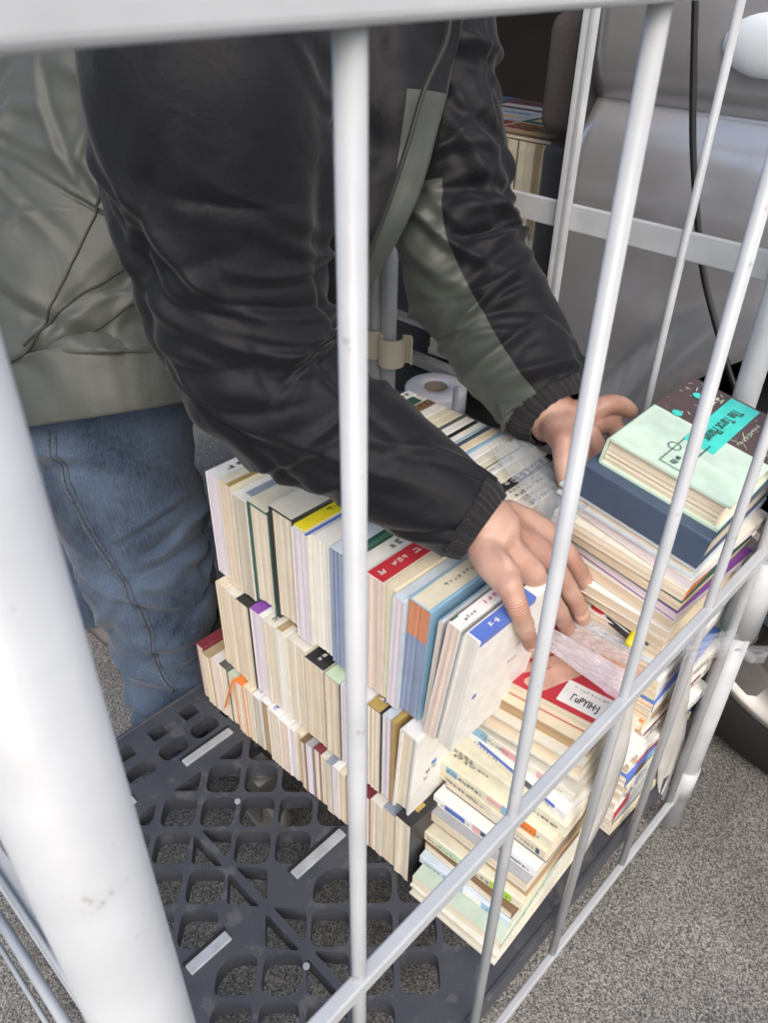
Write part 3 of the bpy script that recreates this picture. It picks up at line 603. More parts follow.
# ================================================================= VAN
van=empty('parked_van',(1.6,.06,-.153),'silver grey van behind the cart with its side door open','van')
vo=van.location.copy()
def vpart(name,bm,m,smooth=False,parent=None):
    bmesh.ops.translate(bm,verts=bm.verts,vec=-vo); return from_bm(name,bm,m,parent or van,smooth)
SILVER=mat('silver_paint',(.56,.565,.59),.27,.65,.03,8,coat=.5)
XV=.945
def xprof(z):
    # side profile: bulged flank, sharp shoulder step near z=.70
    pts=[(-.02,.030),(.05,.012),(.25,.0),(.45,-.004),(.60,.004),(.645,.014),(.668,.030),(.684,.042),(.694,.043),(.712,.030),(.73,.023),(.80,.022),(.92,.042),(1.05,.07),(1.5,.22)]
    for (a,b),(c,d) in zip(pts,pts[1:]):
        if z<=c: 
            t=(z-a)/(c-a); t=max(0,t); return XV+b+(d-b)*t
    return XV+.22
WY,WZ,WR=.070,.170,.362
def side(y0,y1,z0,z1,dy=.02):
    bm=bmesh.new(); ys=np.arange(y0,y1+1e-6,dy); zs=sorted(set([round(v,4) for v in list(np.arange(z0,z1+1e-6,.02))+[.655,.663,.672,.678,.684,.689,.694,.70,.706,.713]]))
    g=[]
    for y in ys:
        r_=[]
        for z in zs:
            yy,zz=float(y),float(z); d=math.hypot(yy-WY,zz-WZ); x=xprof(zz)
            if WR-.03<d<WR: s=WR/d; yy=WY+(yy-WY)*s; zz=WZ+(zz-WZ)*s; d=WR; x=xprof(zz)
            if d<WR+.075: x-=.040*math.cos((d-WR)/.075*math.pi/2)
            r_.append((bm.verts.new((x,yy,zz)), d<WR-.001))
        g.append(r_)
    for i in range(len(ys)-1):
        for j in range(len(zs)-1):
            q=[g[i][j],g[i][j+1],g[i+1][j+1],g[i+1][j]]
            if any(k[1] for k in q): continue
            bm.faces.new([k[0] for k in q])
    for v in [v for v in bm.verts if not v.link_faces]: bm.verts.remove(v)
    return bm
b=vpart('side_panel',side(-1.5,.592,-.02,1.2),SILVER,True); md=b.modifiers.new('s','SOLIDIFY'); md.thickness=.012; md.offset=1
# arch liner, tyre, rim
DARK=mat('black_trim',(.012,.012,.013),.55); TYRE=mat('tyre_rubber',(.006,.006,.007),.8,0,.3,60,.3,300); RIM=mat('alloy',(.20,.195,.19),.38,.6,.15,30)
bm=bmesh.new(); N=40
for k in range(N):
    a,b_=math.pi*(-.12)+k*math.pi*1.24/N, math.pi*(-.12)+(k+1)*math.pi*1.24/N
    vs=[bm.verts.new((x,WY+WR*.995*math.cos(t),WZ+WR*.995*math.sin(t))) for t in (a,b_) for x in (XV-.004,XV+.30)]; bm.faces.new((vs[0],vs[1],vs[3],vs[2]))
box(bm,(XV+.27,-.5,-.1),(XV+.30,.56,.56)); vpart('wheel_arch',bm,DARK)
def lathe(bm,prof,n=72,c=(0,0,0),smooth=True):  # prof (r,x) around the X axis
    rings=[[bm.verts.new((c[0]+x,c[1]+r*math.cos(2*math.pi*k/n),c[2]+r*math.sin(2*math.pi*k/n))) for k in range(n)] for r,x in prof]
    for a,b in zip(rings,rings[1:]):
        for k in range(n):
            f=bm.faces.new((a[k],a[(k+1)%n],b[(k+1)%n],b[k])); f.smooth=smooth
wc=(.903,WY,WZ)
wheel_c=(wc[0],WY,WZ)
bm=bmesh.new(); lathe(bm,[(.212,.03),(.216,.010),(.228,.002),(.262,.000),(.290,.004),(.309,.016),(.319,.030),(.323,.05),(.323,.075),(.319,.077),(.319,.082),(.323,.084),(.323,.12),(.319,.122),(.319,.128),(.323,.13),(.323,.17),(.31,.195),(.25,.205)],96,wheel_c); ty=vpart('tyre',bm,TYRE)
bm=bmesh.new(); lathe(bm,[(.204,.075),(.206,.018),(.219,.010),(.222,.006),(.217,.002),(.210,.006),(.200,.024),(.190,.045),(.186,.12)],72,wheel_c); lathe(bm,[(.001,.020),(.05,.020),(.06,.030),(.062,.06)],40,wheel_c)
for k in range(5):
    a=R(193)+k*2*math.pi/5-math.pi
    d=Vector((0,math.cos(a),math.sin(a))); s=Vector((0,-math.sin(a),math.cos(a))); c=Vector(wheel_c)
    prof=[(.04,.024,.022),(.10,.021,.024),(.16,.024,.026),(.205,.034,.014)]
    rows=[]
    for r_,w_,x_ in prof:
        rows.append([bm.verts.new(c+d*r_+s*q*w_+Vector((x_+dx,0,0))) for q,dx in ((-1,.028),(-1,.006),(-.7,0),(.7,0),(1,.006),(1,.028))])
    for A_,B_ in zip(rows,rows[1:]):
        for k2 in range(5): bm.faces.new((A_[k2],A_[k2+1],B_[k2+1],B_[k2]))
bmesh.ops.recalc_face_normals(bm,faces=bm.faces); vpart('rim',bm,RIM)
bm=bmesh.new(); lathe(bm,[(.001,.085),(.145,.085),(.150,.092),(.150,.1)],48,wheel_c); vpart('brake_disc',bm,mat('brake_steel',(.10,.095,.09),.5,.6))
# door opening: floor, seals, cargo space
bm=bmesh.new()
box(bm,(XV+.02,.575,-.02),(2.3,2.6,.235)); vpart('sill',bm,mat('sill_grey',(.060,.060,.064),.5,.1,.2,12))
bm=bmesh.new(); box(bm,(2.3,.575,.2),(2.34,2.6,1.3)); box(bm,(XV+.02,2.6,-.02),(2.34,2.64,1.3)); box(bm,(1.7,.52,.2),(2.34,.574,1.3)); box(bm,(XV+.02,.575,1.3),(2.34,2.64,1.33)); vpart('cargo_lining',bm,mat('cargo_brown',(.050,.038,.032),.8,0,.2,9))
bm=bmesh.new(); box(bm,(XV+.01,.575,.20),(XV+.05,.602,1.3)); bevel(bm,.004); vpart('door_seal',bm,DARK)
bm=bmesh.new(); box(bm,(XV+.06,.604,.20),(XV+.20,.668,.62)); bevel(bm,.012,3); vpart('door_pillar',bm,mat('pillar_trim',(.045,.045,.052),.5,0,.1,20),True)
bm=bmesh.new(); box(bm,(XV+.07,.606,.628),(XV+.22,.690,.775)); bevel(bm,.022,4); vpart('seat_headrest',bm,mat('taupe_fabric',(.12,.10,.09),.85,0,.15,200,.4,900),True)
for k,(y0,y1) in enumerate(((.80,.84),(.88,.93),(.99,1.0))):
    bm=bmesh.new(); box(bm,(1.55,y0,.55),(1.58,y1,1.3)); vpart('lining_rib',bm,mat('rib_black',(.02,.02,.024),.5))
bm=bmesh.new(); box(bm,(XV-.004,.60,.255),(XV+.02,1.2,.268)); box(bm,(XV-.004,.60,.325),(XV+.02,1.2,.330)); vpart('sill_trim',bm,mat('bright_trim',(.5,.5,.5),.3,.6))
# pale oval bulge, its colour standing in for a sky highlight on the van
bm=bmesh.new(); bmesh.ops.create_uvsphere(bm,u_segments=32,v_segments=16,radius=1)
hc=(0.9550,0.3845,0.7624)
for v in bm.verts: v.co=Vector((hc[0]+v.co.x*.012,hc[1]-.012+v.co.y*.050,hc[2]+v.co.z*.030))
vpart('sky_highlight',bm,mat('highlight_white',(.70,.75,.82),.2,0),True)
# ---- books in the cargo space
gv='books piled inside the van'
x0=1.06
vb=[('buff','warm'),('cream','cream'),('tan','tan'),('cream','warm'),('brown','cream'),('cream','yellow'),('tan','warm'),('offw','cream'),('gold','tan'),('cream','warm'),('tan','cream'),('offw','warm'),('cream','tan'),('brown','warm')]
y=.690; rg=random.Random(5)
adj=['plain buff','cream','tan','pale cream','brown backed','yellowish','tan edged','off white','dull gold','faded cream','light tan','worn off white','dusty cream','dark brown']
for i,(c,pg) in enumerate(vb):
    t=rg.uniform(.011,.019)
    book(f'{adj[i]} book standing in the upper van row, {ORD[i]} from the door pillar',t-.0005,.130,.150,(x0+rg.uniform(0,.006),y,.475),'shelf',0,0,{'buff':'tan'}.get(c,c),pg,False,[PT('spine',(.0,1,.05,.95),rg.choice(['cream','tan','offw','pyel','cream']),'spine_panel')],gv)
    y+=t
yt=y
for i in range(10):
    t=rg.uniform(.014,.02); yy=.694+i*.021
    book(f'grey jacketed book in the lower van row, {ORD[i]} from the door pillar',.0195,.045+.15,.15,(x0+.012,yy,.475-.1955),'shelf',0,0,'offw','grey',False,[],gv)
# patterned covers lying on top
cols=['brown','dgreen','offw','dred','slate','umber','sage','brown','navy','tan']; k=0
for i in range(3):
    for j in range(3):
        book(f'{["brown","dark green","white","deep red","slate blue","blackish","sage green","coffee brown","navy"][k]} covered book lying on top of the van row',.006,.12,.085,(x0+.002+.09*j,.690+.125*i,.6062+.0004*j),'spineR',rg.uniform(-4,4),0,cols[k],'cream',False,[GL('front',(.1,.9,.55,.8),rg.choice(['white','black','tan']),7),PT('front',(.1,.9,.15,.4),rg.choice(['grey','dred','dgreen','tan']),'printed_patch'),PT('front',(.05,.5,.42,.52),rg.choice(['sage','grey','dred']),'printed_patch')],gv); k+=1
z=.255
for i in range(12):
    t=rg.uniform(.012,.018)
    book(f'pale book in the flat pile by the van door, {ORD[i]} from the bottom',t-.0005,.155,.115,(1.0+.012*(i/3 if i>7 else 0)+rg.uniform(-.003,.003),.684+rg.uniform(0,.006)-.0*i,z),'spineL',rg.uniform(-4,4),0,rg.choice(['offw','cream','lblue','white','pink']),rg.choice(['cream','white','warm']),False,[],gv); z+=t
# ================================================================= LOOSE THINGS
# grey cloth bundle behind the cart
def cloth(name,x0,x1,y0,y1,ztop,m,label,cat):
    n1,n2=90,90; bm=bmesh.new(); vs=[]
    from mathutils import noise
    for i in range(n1+1):
        r_=[]
        for j in range(n2+1):
            u=i/n1; v=j/n2
            # across profile: up the front, over the top, down the back
            s=v*3
            if s<1: x=x0; z=-.15+(ztop+.15)*s
            elif s<2: x=x0+(x1-x0)*(s-1); z=ztop
            else: x=x1; z=ztop-(ztop+.15)*(s-2)
            y=y0+(y1-y0)*u
            e=min(1,8*u,8*(1-u))
            p=Vector((x*6,y*9,z*7)); d=noise.noise(p)*.014+abs(noise.noise(p*2.3+Vector((3,1,2))))*.012
            zz=z+(d+ .010*math.sin(y*40+x*30))*(.6 if 1<=s<=2 else .2) - (1-e)*.03*(1 if 1<=s<=2 else 0)
            xx=x+d*(1 if s<1 else .3)
            r_.append(bm.verts.new((xx,y+d*.3,zz)))
        vs.append(r_)
    for i in range(n1):
        for j in range(n2): bm.faces.new((vs[i][j],vs[i+1][j],vs[i+1][j+1],vs[i][j+1]))
    for i in (0,n1):
        bm.faces.new([v for v in (vs[i] if i==0 else vs[i][::-1])])
    bmesh.ops.recalc_face_normals(bm,faces=bm.faces); o=from_bm(name,bm,m,None,True); tag(o,label,cat); return o
CL=mat('grey_blue_cloth',(.155,.165,.185),.8,0,.2,40,.35,900)
cloth('cloth_bundle',.842,.925,.22,.90,0.2146,CL,'grey blue cloth bundle between the cart and the van','cloth')
# roll of white packing string
roll=empty('string_roll',(0.8850,0.7312,0.2276),'white roll of packing tape with a brown card core on the grey cloth','tape roll')
def lz(prof,n=56):
    bm=bmesh.new(); rings=[[bm.verts.new((r*math.cos(2*math.pi*k/n),r*math.sin(2*math.pi*k/n),z)) for k in range(n)] for r,z in prof]
    for a,b in zip(rings,rings[1:]+rings[:1]):
        for k in range(n): bm.faces.new((a[k],a[(k+1)%n],b[(k+1)%n],b[k]))
    bmesh.ops.recalc_face_normals(bm,faces=bm.faces); return bm
from_bm('tape',lz([(.019,.0),(.047,0),(.0495,.003),(.0495,.040),(.047,.043),(.030,.0435),(.019,.043)]),mat('white_tape',(.74,.75,.80),.35,0,.08,30,.2,300,coat=.4),roll,True)
from_bm('card_core',lz([(.0165,-.0),(.0188,0),(.0188,.0425),(.0165,.0425)]),mat('card',(.27,.23,.19),.8),roll,True)
# black cable
def cable():
    pts=[(0.8650,0.4212,0.8123),(0.8650,0.4079,0.7531),(0.8650,0.3908,0.6823),(0.8650,0.3694,0.6165),(0.8650,0.3471,0.5574),(0.8650,0.3174,0.5030),(0.8650,0.2898,0.4578),(0.8650,0.2713,0.4295),(0.8650,0.2510,0.3830),(0.8650,0.2320,0.3080)]
    c=crom(pts,80); bm=bmesh.new(); tube(bm,[tuple(p) for p in c],.0036,12)
    tag(from_bm('cable',bm,mat('cable_black',(.012,.012,.014),.4),None,True),'black cable hanging down in front of the silver van side','cable')
cable()
# clear films
def film(name,corners,amp,m,label,n=50,seed=0,thick=.0004,parent=None,freq=30):
    from mathutils import noise
    a,b,c,d=[Vector(p) for p in corners]; bm=bmesh.new(); vs=[]
    for i in range(n+1):
        r_=[]
        for j in range(n+1):
            u,v=i/n,j/n; p=a*(1-u)*(1-v)+b*u*(1-v)+c*u*v+d*(1-u)*v
            nn=(b-a).cross(d-a).normalized()
            q=noise.noise(Vector((u*freq*.12+seed,v*freq*.5,seed)))+.5*noise.noise(Vector((u*freq*.5,v*freq*1.2+seed,1)))
            r_.append(bm.verts.new(p+nn*(q*amp+amp)))
        vs.append(r_)
    for i in range(n):
        for j in range(n): bm.faces.new((vs[i][j],vs[i+1][j],vs[i+1][j+1],vs[i][j+1]))
    o=from_bm(name,bm,m,parent,True); s=o.modifiers.new('s','SOLIDIFY'); s.thickness=thick
    if label: tag(o,label,'plastic film')
    return o
FILM=mat('clear_film',(.82,.84,.90),.15,0,0,alpha=.20,spec=.8); MILK=mat('milky_film',(.84,.82,.90),.25,0,.12,60,alpha=.42,spec=.6)
film('plastic_film',[(0.5209,0.2861,0.2800),(0.5072,0.1779,0.2820),(0.5433,0.1809,0.2860),(0.5401,0.2823,0.2860)],.0035,MILK,'milky plastic strip lying across the red photo book',seed=2)
film('plastic_film',[(0.5391,0.2707,0.2780),(0.5566,0.1995,0.2780),(0.6071,0.2156,0.2800),(0.6047,0.2729,0.2800)],.004,FILM,'thin clear plastic sheet over the printed hand on the red book',seed=5,freq=60)
film('plastic_film',[(0.6145,0.4269,0.3980),(0.5374,0.2852,0.3980),(0.6192,0.2958,0.4000),(0.6554,0.4173,0.4000)],.004,mat('bluish_film',(.60,.66,.72),.15,0,0,alpha=.24,spec=.8),'crumpled bluish plastic bag over the rear row beside the near sleeve',seed=8,freq=25)
# torn tape knotted round the corner post
bm=bmesh.new(); rg=random.Random(9)
c=Vector((.737,.157,.245))
tube(bm,[c+Vector((0,0,-.02)),c+Vector((0,0,.02))],.0175,24,cap=False)
pn=from_bm('tape_tie',bm,FILM,None,True); tag(pn,'torn clear tape tied round the right corner post','plastic film')
for k in range(9):
    a=(0.6719,0.1400,0.2619); a=Vector(a); e_=Vector((0.6624,0.1200,0.2860))+Vector((rg.uniform(-.006,.006),rg.uniform(-.012,.012),rg.uniform(-.022,.020)))
    bm=bmesh.new(); sd_=Vector((rg.uniform(-.2,.2),rg.uniform(-.3,.3),1)).normalized()*rg.uniform(.003,.007); mid=(a+e_)/2+Vector((rg.uniform(-.004,.004),rg.uniform(-.004,.004),rg.uniform(-.004,.004)))
    pts=[crom([tuple(a),tuple(mid),tuple(e_)],8)]
    L=[(bm.verts.new(Vector(p)-sd_*(.5+.8*i/8)),bm.verts.new(Vector(p)+sd_*(.5+.8*i/8))) for i,p in enumerate(pts[0])]
    for p,q in zip(L,L[1:]): bm.faces.new((p[0],q[0],q[1],p[1]))
    from_bm('tape_end',bm,FILM,pn,True)
a=Vector((0.5628,0.1500,0.3313)); 
bm=bmesh.new(); b_=Vector((0.6704,0.1380,0.2758)); s_=Vector((0,0,.016))
for k in range(3):
    q0=a+Vector((0,.004*k,.006*k-.006)); q1=b_+Vector((0,.003*k,.004*k)); bm.faces.new([bm.verts.new(v) for v in (q0-s_*.6,q1-s_,q1+s_*.4,q0+s_*.3)])
from_bm('tape_end',bm,FILM,pn)
# clear wrap strips pulled down between the bars
WRAP=mat('wrap_strip',(.62,.62,.60),.4,0,.12,30,alpha=.78,spec=.5)
def wrapstrip(pts,label):
    L=[(Vector(a),Vector(b)) for a,b in pts]; A_=crom([tuple(p[0]) for p in L],30); B_=crom([tuple(p[1]) for p in L],30); bm=bmesh.new(); vs=[]
    for i,(p,q) in enumerate(zip(A_,B_)):
        vs.append([bm.verts.new(Vector(p)*(1-t)+Vector(q)*t+Vector((0,-.002*math.sin(t*9+i*.2),0))) for t in (0,.2,.4,.6,.8,1)])
    for a,b in zip(vs,vs[1:]):
        for k in range(5): bm.faces.new((a[k],b[k],b[k+1],a[k+1]))
    o=from_bm('wrap_strip',bm,WRAP,None,True); s=o.modifiers.new('s','SOLIDIFY'); s.thickness=.0005
    tag(o,label,'plastic wrap')
wrapstrip([((0.4788,0.1660,0.3230),(0.5012,0.1660,0.2994)),((0.4613,0.1660,0.2790),(0.5277,0.1660,0.2108)),((0.4724,0.1660,0.2030),(0.5163,0.1660,0.1417)),((0.4638,0.1660,0.1134),(0.4815,0.1660,0.0833))],'grey translucent wrap strip hanging between the second and third bars')
wrapstrip([((0.5989,0.1660,0.2988),(0.6249,0.1660,0.2842)),((0.6017,0.1660,0.2148),(0.6884,0.1660,0.1378)),((0.6281,0.1660,0.1267),(0.7202,0.1660,0.0330)),((0.6789,0.1660,-0.0111),(0.7025,0.1660,-0.0416))],'grey translucent wrap strip hanging next to the right corner post')
# thin tool with red tip and yellow collar lying beside the red book
tl=empty('craft_tool',(0.5846,0.2176,0.2860),'thin dark tool with a red tip and yellow collar beside the hand','tool')
to=tl.location
def tp(name,a,b,r,m,n=12):
    bm=bmesh.new(); a=Vector(a)-to; b=Vector(b)-to; tube(bm,[a,a.lerp(b,.15),b.lerp(a,.15),b],[r*.7,r,r,r*.75],n); from_bm(name,bm,m,tl,True)
tp('shaft',(0.5905,0.2505,0.2900),(0.5808,0.2118,0.2900),.0028,mat('tool_dark',(.03,.03,.035),.4)); tp('shaft',(0.5970,0.2514,0.2920),(0.5816,0.1957,0.2940),.0018,mat('tool_dark',(.03,.03,.035),.4))
tp('tip',(0.5931,0.2653,0.2910),(0.5905,0.2505,0.2900),.0040,cm('red')); tp('collar',(0.5719,0.2111,0.2900),(0.5894,0.2132,0.2940),.0042,cm('yellow'))
# ================================================================= PERSON
from mathutils import noise
person=empty('person',(.45,.95,-.153),'person in black and olive jacket and jeans reaching into the cart','person')
po_=person.location.copy()
SKIN=bpy.data.materials.new('skin'); SKIN.use_nodes=True
def _skin():
    n=SKIN.node_tree.nodes;l=SKIN.node_tree.links;b=n['Principled BSDF']; b.inputs['Roughness'].default_value=.48; b.inputs['Subsurface Weight'].default_value=.12; b.inputs['Subsurface Radius'].default_value=(.012,.004,.002); b.inputs['Subsurface Scale'].default_value=.4
    tc=n.new('ShaderNodeTexCoord'); a=n.new('ShaderNodeTexNoise'); a.inputs['Scale'].default_value=28; a.inputs['Detail'].default_value=6; l.new(tc.outputs['Object'],a.inputs['Vector'])
    cr=n.new('ShaderNodeValToRGB'); e=cr.color_ramp.elements; e[0].position=.35; e[0].color=(.36,.195,.150,1); e[1].position=.66; e[1].color=(.53,.340,.265,1); l.new(a.outputs[0],cr.inputs[0]); l.new(cr.outputs[0],b.inputs['Base Color'])
    v=n.new('ShaderNodeTexVoronoi'); v.inputs['Scale'].default_value=700; l.new(tc.outputs['Object'],v.inputs['Vector']); a2=n.new('ShaderNodeTexNoise'); a2.inputs['Scale'].default_value=160; a2.inputs['Detail'].default_value=5; l.new(tc.outputs['Object'],a2.inputs['Vector'])
    ad=n.new('ShaderNodeMath'); ad.operation='MULTIPLY_ADD'; ad.inputs[1].default_value=.35; l.new(v.outputs[0],ad.inputs[0]); l.new(a2.outputs[0],ad.inputs[2])
    bp=n.new('ShaderNodeBump'); bp.inputs['Strength'].default_value=.35; bp.inputs['Distance'].default_value=.0012; l.new(ad.outputs[0],bp.inputs['Height']); l.new(bp.outputs[0],b.inputs['Normal'])
_skin()
NAIL=mat('nail',(.62,.42,.34),.25)
def chain(bm,pts,sub=6,n=18):
    # pts: (pos, r); smooth tapered limb with round ends
    P_=crom([tuple(p[0])+(p[1],) for p in pts],sub*(len(pts)-1))
    C_=[Vector(p[:3]) for p in P_]; r_=[float(p[3]) for p in P_]
    a=C_[0]-(C_[1]-C_[0]).normalized()*r_[0]*.8; b=C_[-1]+(C_[-1]-C_[-2]).normalized()*r_[-1]
    d0=(C_[0]-a); d1=(b-C_[-1])
    pts2=[C_[0]-d0, C_[0]-d0*.6]+C_+[C_[-1]+d1*.5,C_[-1]+d1*.85,b]; rr=[r_[0]*.3,r_[0]*.75]+r_+[r_[-1]*.87,r_[-1]*.52,r_[-1]*.12]
    tube(bm,pts2,rr,n)
wr=(0.4632,0.3133,0.4353); el=(0.3767,0.5034,0.5468); sh=(0.3948,0.5466,0.8284)
wr2=(0.6690,0.3899,0.4332); el2=(0.6954,0.5289,0.5412); sh2=(0.7516,0.6380,0.8042)
V3=Vector
bm=bmesh.new()
chain(bm,[(sh,.055),(el,.045),(V3(el).lerp(V3(wr),.5),.026),(wr,.0275)])
chain(bm,[(sh2,.032),(el2,.038),(V3(el2).lerp(V3(wr2),.5),.030),(wr2,.028)])
# near hand
idx=[((0.5378,0.2930,0.3970),.0110),((0.5626,0.2845,0.3625),.0102),((0.5844,0.2785,0.3275),.0096),((0.6009,0.2745,0.3009),.0088),((0.6101,0.2722,0.2840),.0079)]
mid=[((0.5115,0.2822,0.3944),.0112),((0.5362,0.2766,0.3591),.0102),((0.5578,0.2708,0.3224),.0097),((0.5715,0.2672,0.2985),.0089),((0.5797,0.2658,0.2815),.0079)]
rin=[((0.4778,0.2733,0.3998),.0108),((0.5031,0.2702,0.3625),.0099),((0.5271,0.2684,0.3268),.0094),((0.5433,0.2681,0.3017),.0086),((0.5514,0.2674,0.2870),.0077)]
pin=[((0.4296,0.2660,0.4213),.0108),((0.4291,0.2553,0.4055),.0096),((0.4417,0.2547,0.3783),.0088),((0.4531,0.2543,0.3552),.0080),((0.4601,0.2538,0.3396),.0072)]
thb=[((0.5262,0.3183,0.4095),.013),((0.5614,0.3118,0.3702),.012),((0.5847,0.2995,0.3306),.011),((0.5967,0.2882,0.2977),.010)]
for c in (idx,mid,rin,pin,thb): chain(bm,c)
wa=[(0.4927,0.3189,0.4310),(0.4776,0.3151,0.4310),(0.4594,0.3099,0.4316),(0.4432,0.3058,0.4320)]
for a,c,r0 in zip(wa,(idx,mid,rin,pin),(.016,.017,.0165,.0150)):
    chain(bm,[(a,r0),(V3(a).lerp(V3(c[0][0]),.5),.0158),(c[0][0],.0122)])
chain(bm,[((0.4878,0.3173,0.4211),.018),((0.5089,0.2981,0.3950),.016)])
# knuckle bumps and tendons
for c in (idx,mid,rin,pin):
    k=V3(c[0][0])+V3((-.001,-.001,.0045)); chain(bm,[(k,.0085),(k+(V3(c[1][0])-V3(c[0][0]))*.15,.0085)])
    k=V3(c[2][0])+V3((-.0005,-.001,.0015)); chain(bm,[(k,.0092),(k+(V3(c[3][0])-V3(c[2][0]))*.12,.0092)])
for vv in ([(0.4735,0.3077,0.4403),(0.4829,0.2953,0.4311),(0.5049,0.2872,0.4147)],[(0.4579,0.3024,0.4418),(0.4662,0.2872,0.4306),(0.4800,0.2767,0.4122)],[(0.4423,0.2978,0.4422),(0.4344,0.2759,0.4391),(0.4405,0.2669,0.4281)]):
    chain(bm,[(vv[0],.0040),(vv[1],.0046),(vv[2],.0042)],n=10)
# far hand
f2=[[((0.6850,0.3534,0.4486),.0125),((0.6956,0.3447,0.4562),.0110),((0.7109,0.3366,0.4535),.0100),((0.7224,0.3296,0.4447),.0088)],
    [((0.6868,0.3472,0.4361),.0125),((0.7064,0.3387,0.4305),.0110),((0.7050,0.3223,0.4134),.0100),((0.6949,0.3121,0.3936),.009)],
    [((0.6621,0.3414,0.4365),.0125),((0.6632,0.3272,0.4206),.0110),((0.6536,0.3133,0.4044),.0100),((0.6482,0.3050,0.3912),.009)],
    [((0.6406,0.3411,0.4385),.0125),((0.6333,0.3263,0.4221),.0110),((0.6254,0.3134,0.4053),.0100),((0.6194,0.3049,0.3929),.009)],
    [((0.6255,0.3467,0.4389),.0125),((0.6133,0.3347,0.4237),.0112),((0.6060,0.3239,0.4095),.0100),((0.6031,0.3152,0.3983),.0088)]]
for c in f2: chain(bm,c)
for c,s in zip(f2,((560,408,.84),)*5):
    a=wr2; chain(bm,[(a,.020),(V3(a).lerp(V3(c[0][0]),.55),.0165),(c[0][0],.0130)])
# trunk, neck, head, legs
hipc=V3((.44,.97,.46)); chc=V3((.55,.76,.80))
chain(bm,[(hipc,.11),(hipc.lerp(chc,.5),.10),(chc,.09)],n=28)
chain(bm,[(sh,.045),(V3((0.5239,0.6736,0.8913)),.045),(V3((0.7152,0.7714,0.8864)),.055),(V3((0.7598,0.6989,0.8706)),.04),(sh2,.028)],n=24)
hd=V3((0.8193,0.7406,1.0300)); nk=V3((0.7801,0.7559,0.9455))
chain(bm,[(V3((0.7347,0.7697,0.8702)),.055),(nk,.052),(hd,.055)])
fd=(V3((.60,.30,.35))-hd).normalized(); upv=(hd-nk); upv=(upv-fd*upv.dot(fd)).normalized(); sidev=fd.cross(upv)
chain(bm,[(hd-upv*.035+fd*.02,.060),(hd+upv*.01+fd*.008,.078),(hd+upv*.05,.074)],n=28)
chain(bm,[(hd+fd*.078-upv*.00,.010),(hd+fd*.098-upv*.030,.012)])       # nose
for s in (-1,1):
    chain(bm,[(hd+sidev*s*.078-upv*.02,.012),(hd+sidev*s*.084+upv*.015,.014)])   # ears
    chain(bm,[(hd+fd*.070+sidev*s*.030+upv*.018,.014),(hd+fd*.068+sidev*s*.038+upv*.016,.012)])
chain(bm,[(hd+fd*.072-upv*.055+sidev*.018,.009),(hd+fd*.072-upv*.055-sidev*.018,.009)])
legR=[((0.4300,0.9023,0.4854),.10),((0.3958,0.8551,0.3376),.085),((0.3890,0.8103,0.0829),.062),((0.3851,0.7971,-0.1130),.045)]
legL=[((.55,1.04,.52),.10),((.50,1.10,.28),.075),((.43,1.15,-.02),.05),((.42,1.15,-.10),.042)]
chain(bm,legR); chain(bm,legL)
me=bpy.data.meshes.new('body'); bm.to_mesh(me); bm.free(); tmp=bpy.data.objects.new('body',me); COL.objects.link(tmp)
rm=tmp.modifiers.new('r','REMESH'); rm.mode='VOXEL'; rm.voxel_size=.0020; rm.use_smooth_shade=True
s_=tmp.modifiers.new('s','SMOOTH'); s_.factor=.5; s_.iterations=6
me2=eval_mesh(tmp); bpy.data.objects.remove(tmp); me2.transform(Matrix.Translation(-po_))
body=link('body',me2,[SKIN,NAIL],person,True)
nv=len(me2.vertices); co=np.empty(nv*3); me2.vertices.foreach_get('co',co); co=co.reshape(-1,3)
npf=len(me2.polygons); ctr=np.empty(npf*3); me2.polygons.foreach_get('center',ctr); ctr=ctr.reshape(-1,3)+np.array(po_)
mi=np.zeros(npf,dtype=np.int32)
for c in (idx,mid,rin,pin):
    tip=V3(c[-1][0]); d=(tip-V3(c[-2][0])).normalized(); upn=(V3(c[1][0])-V3(c[0][0])).normalized(); upn=(upn-d*upn.dot(d)+V3((0,0,.15))).normalized(); upn=(upn-d*upn.dot(d)).normalized(); sd_=d.cross(upn)
    q=ctr-np.array(tip+upn*.006+d*.000); u=q@np.array(d); s=q@np.array(sd_); h=q@np.array(upn)
    mi[((u/.0062)**2+(s/.0052)**2<1)&(h>-.004)]=1
me2.polygons.foreach_set('material_index',mi)
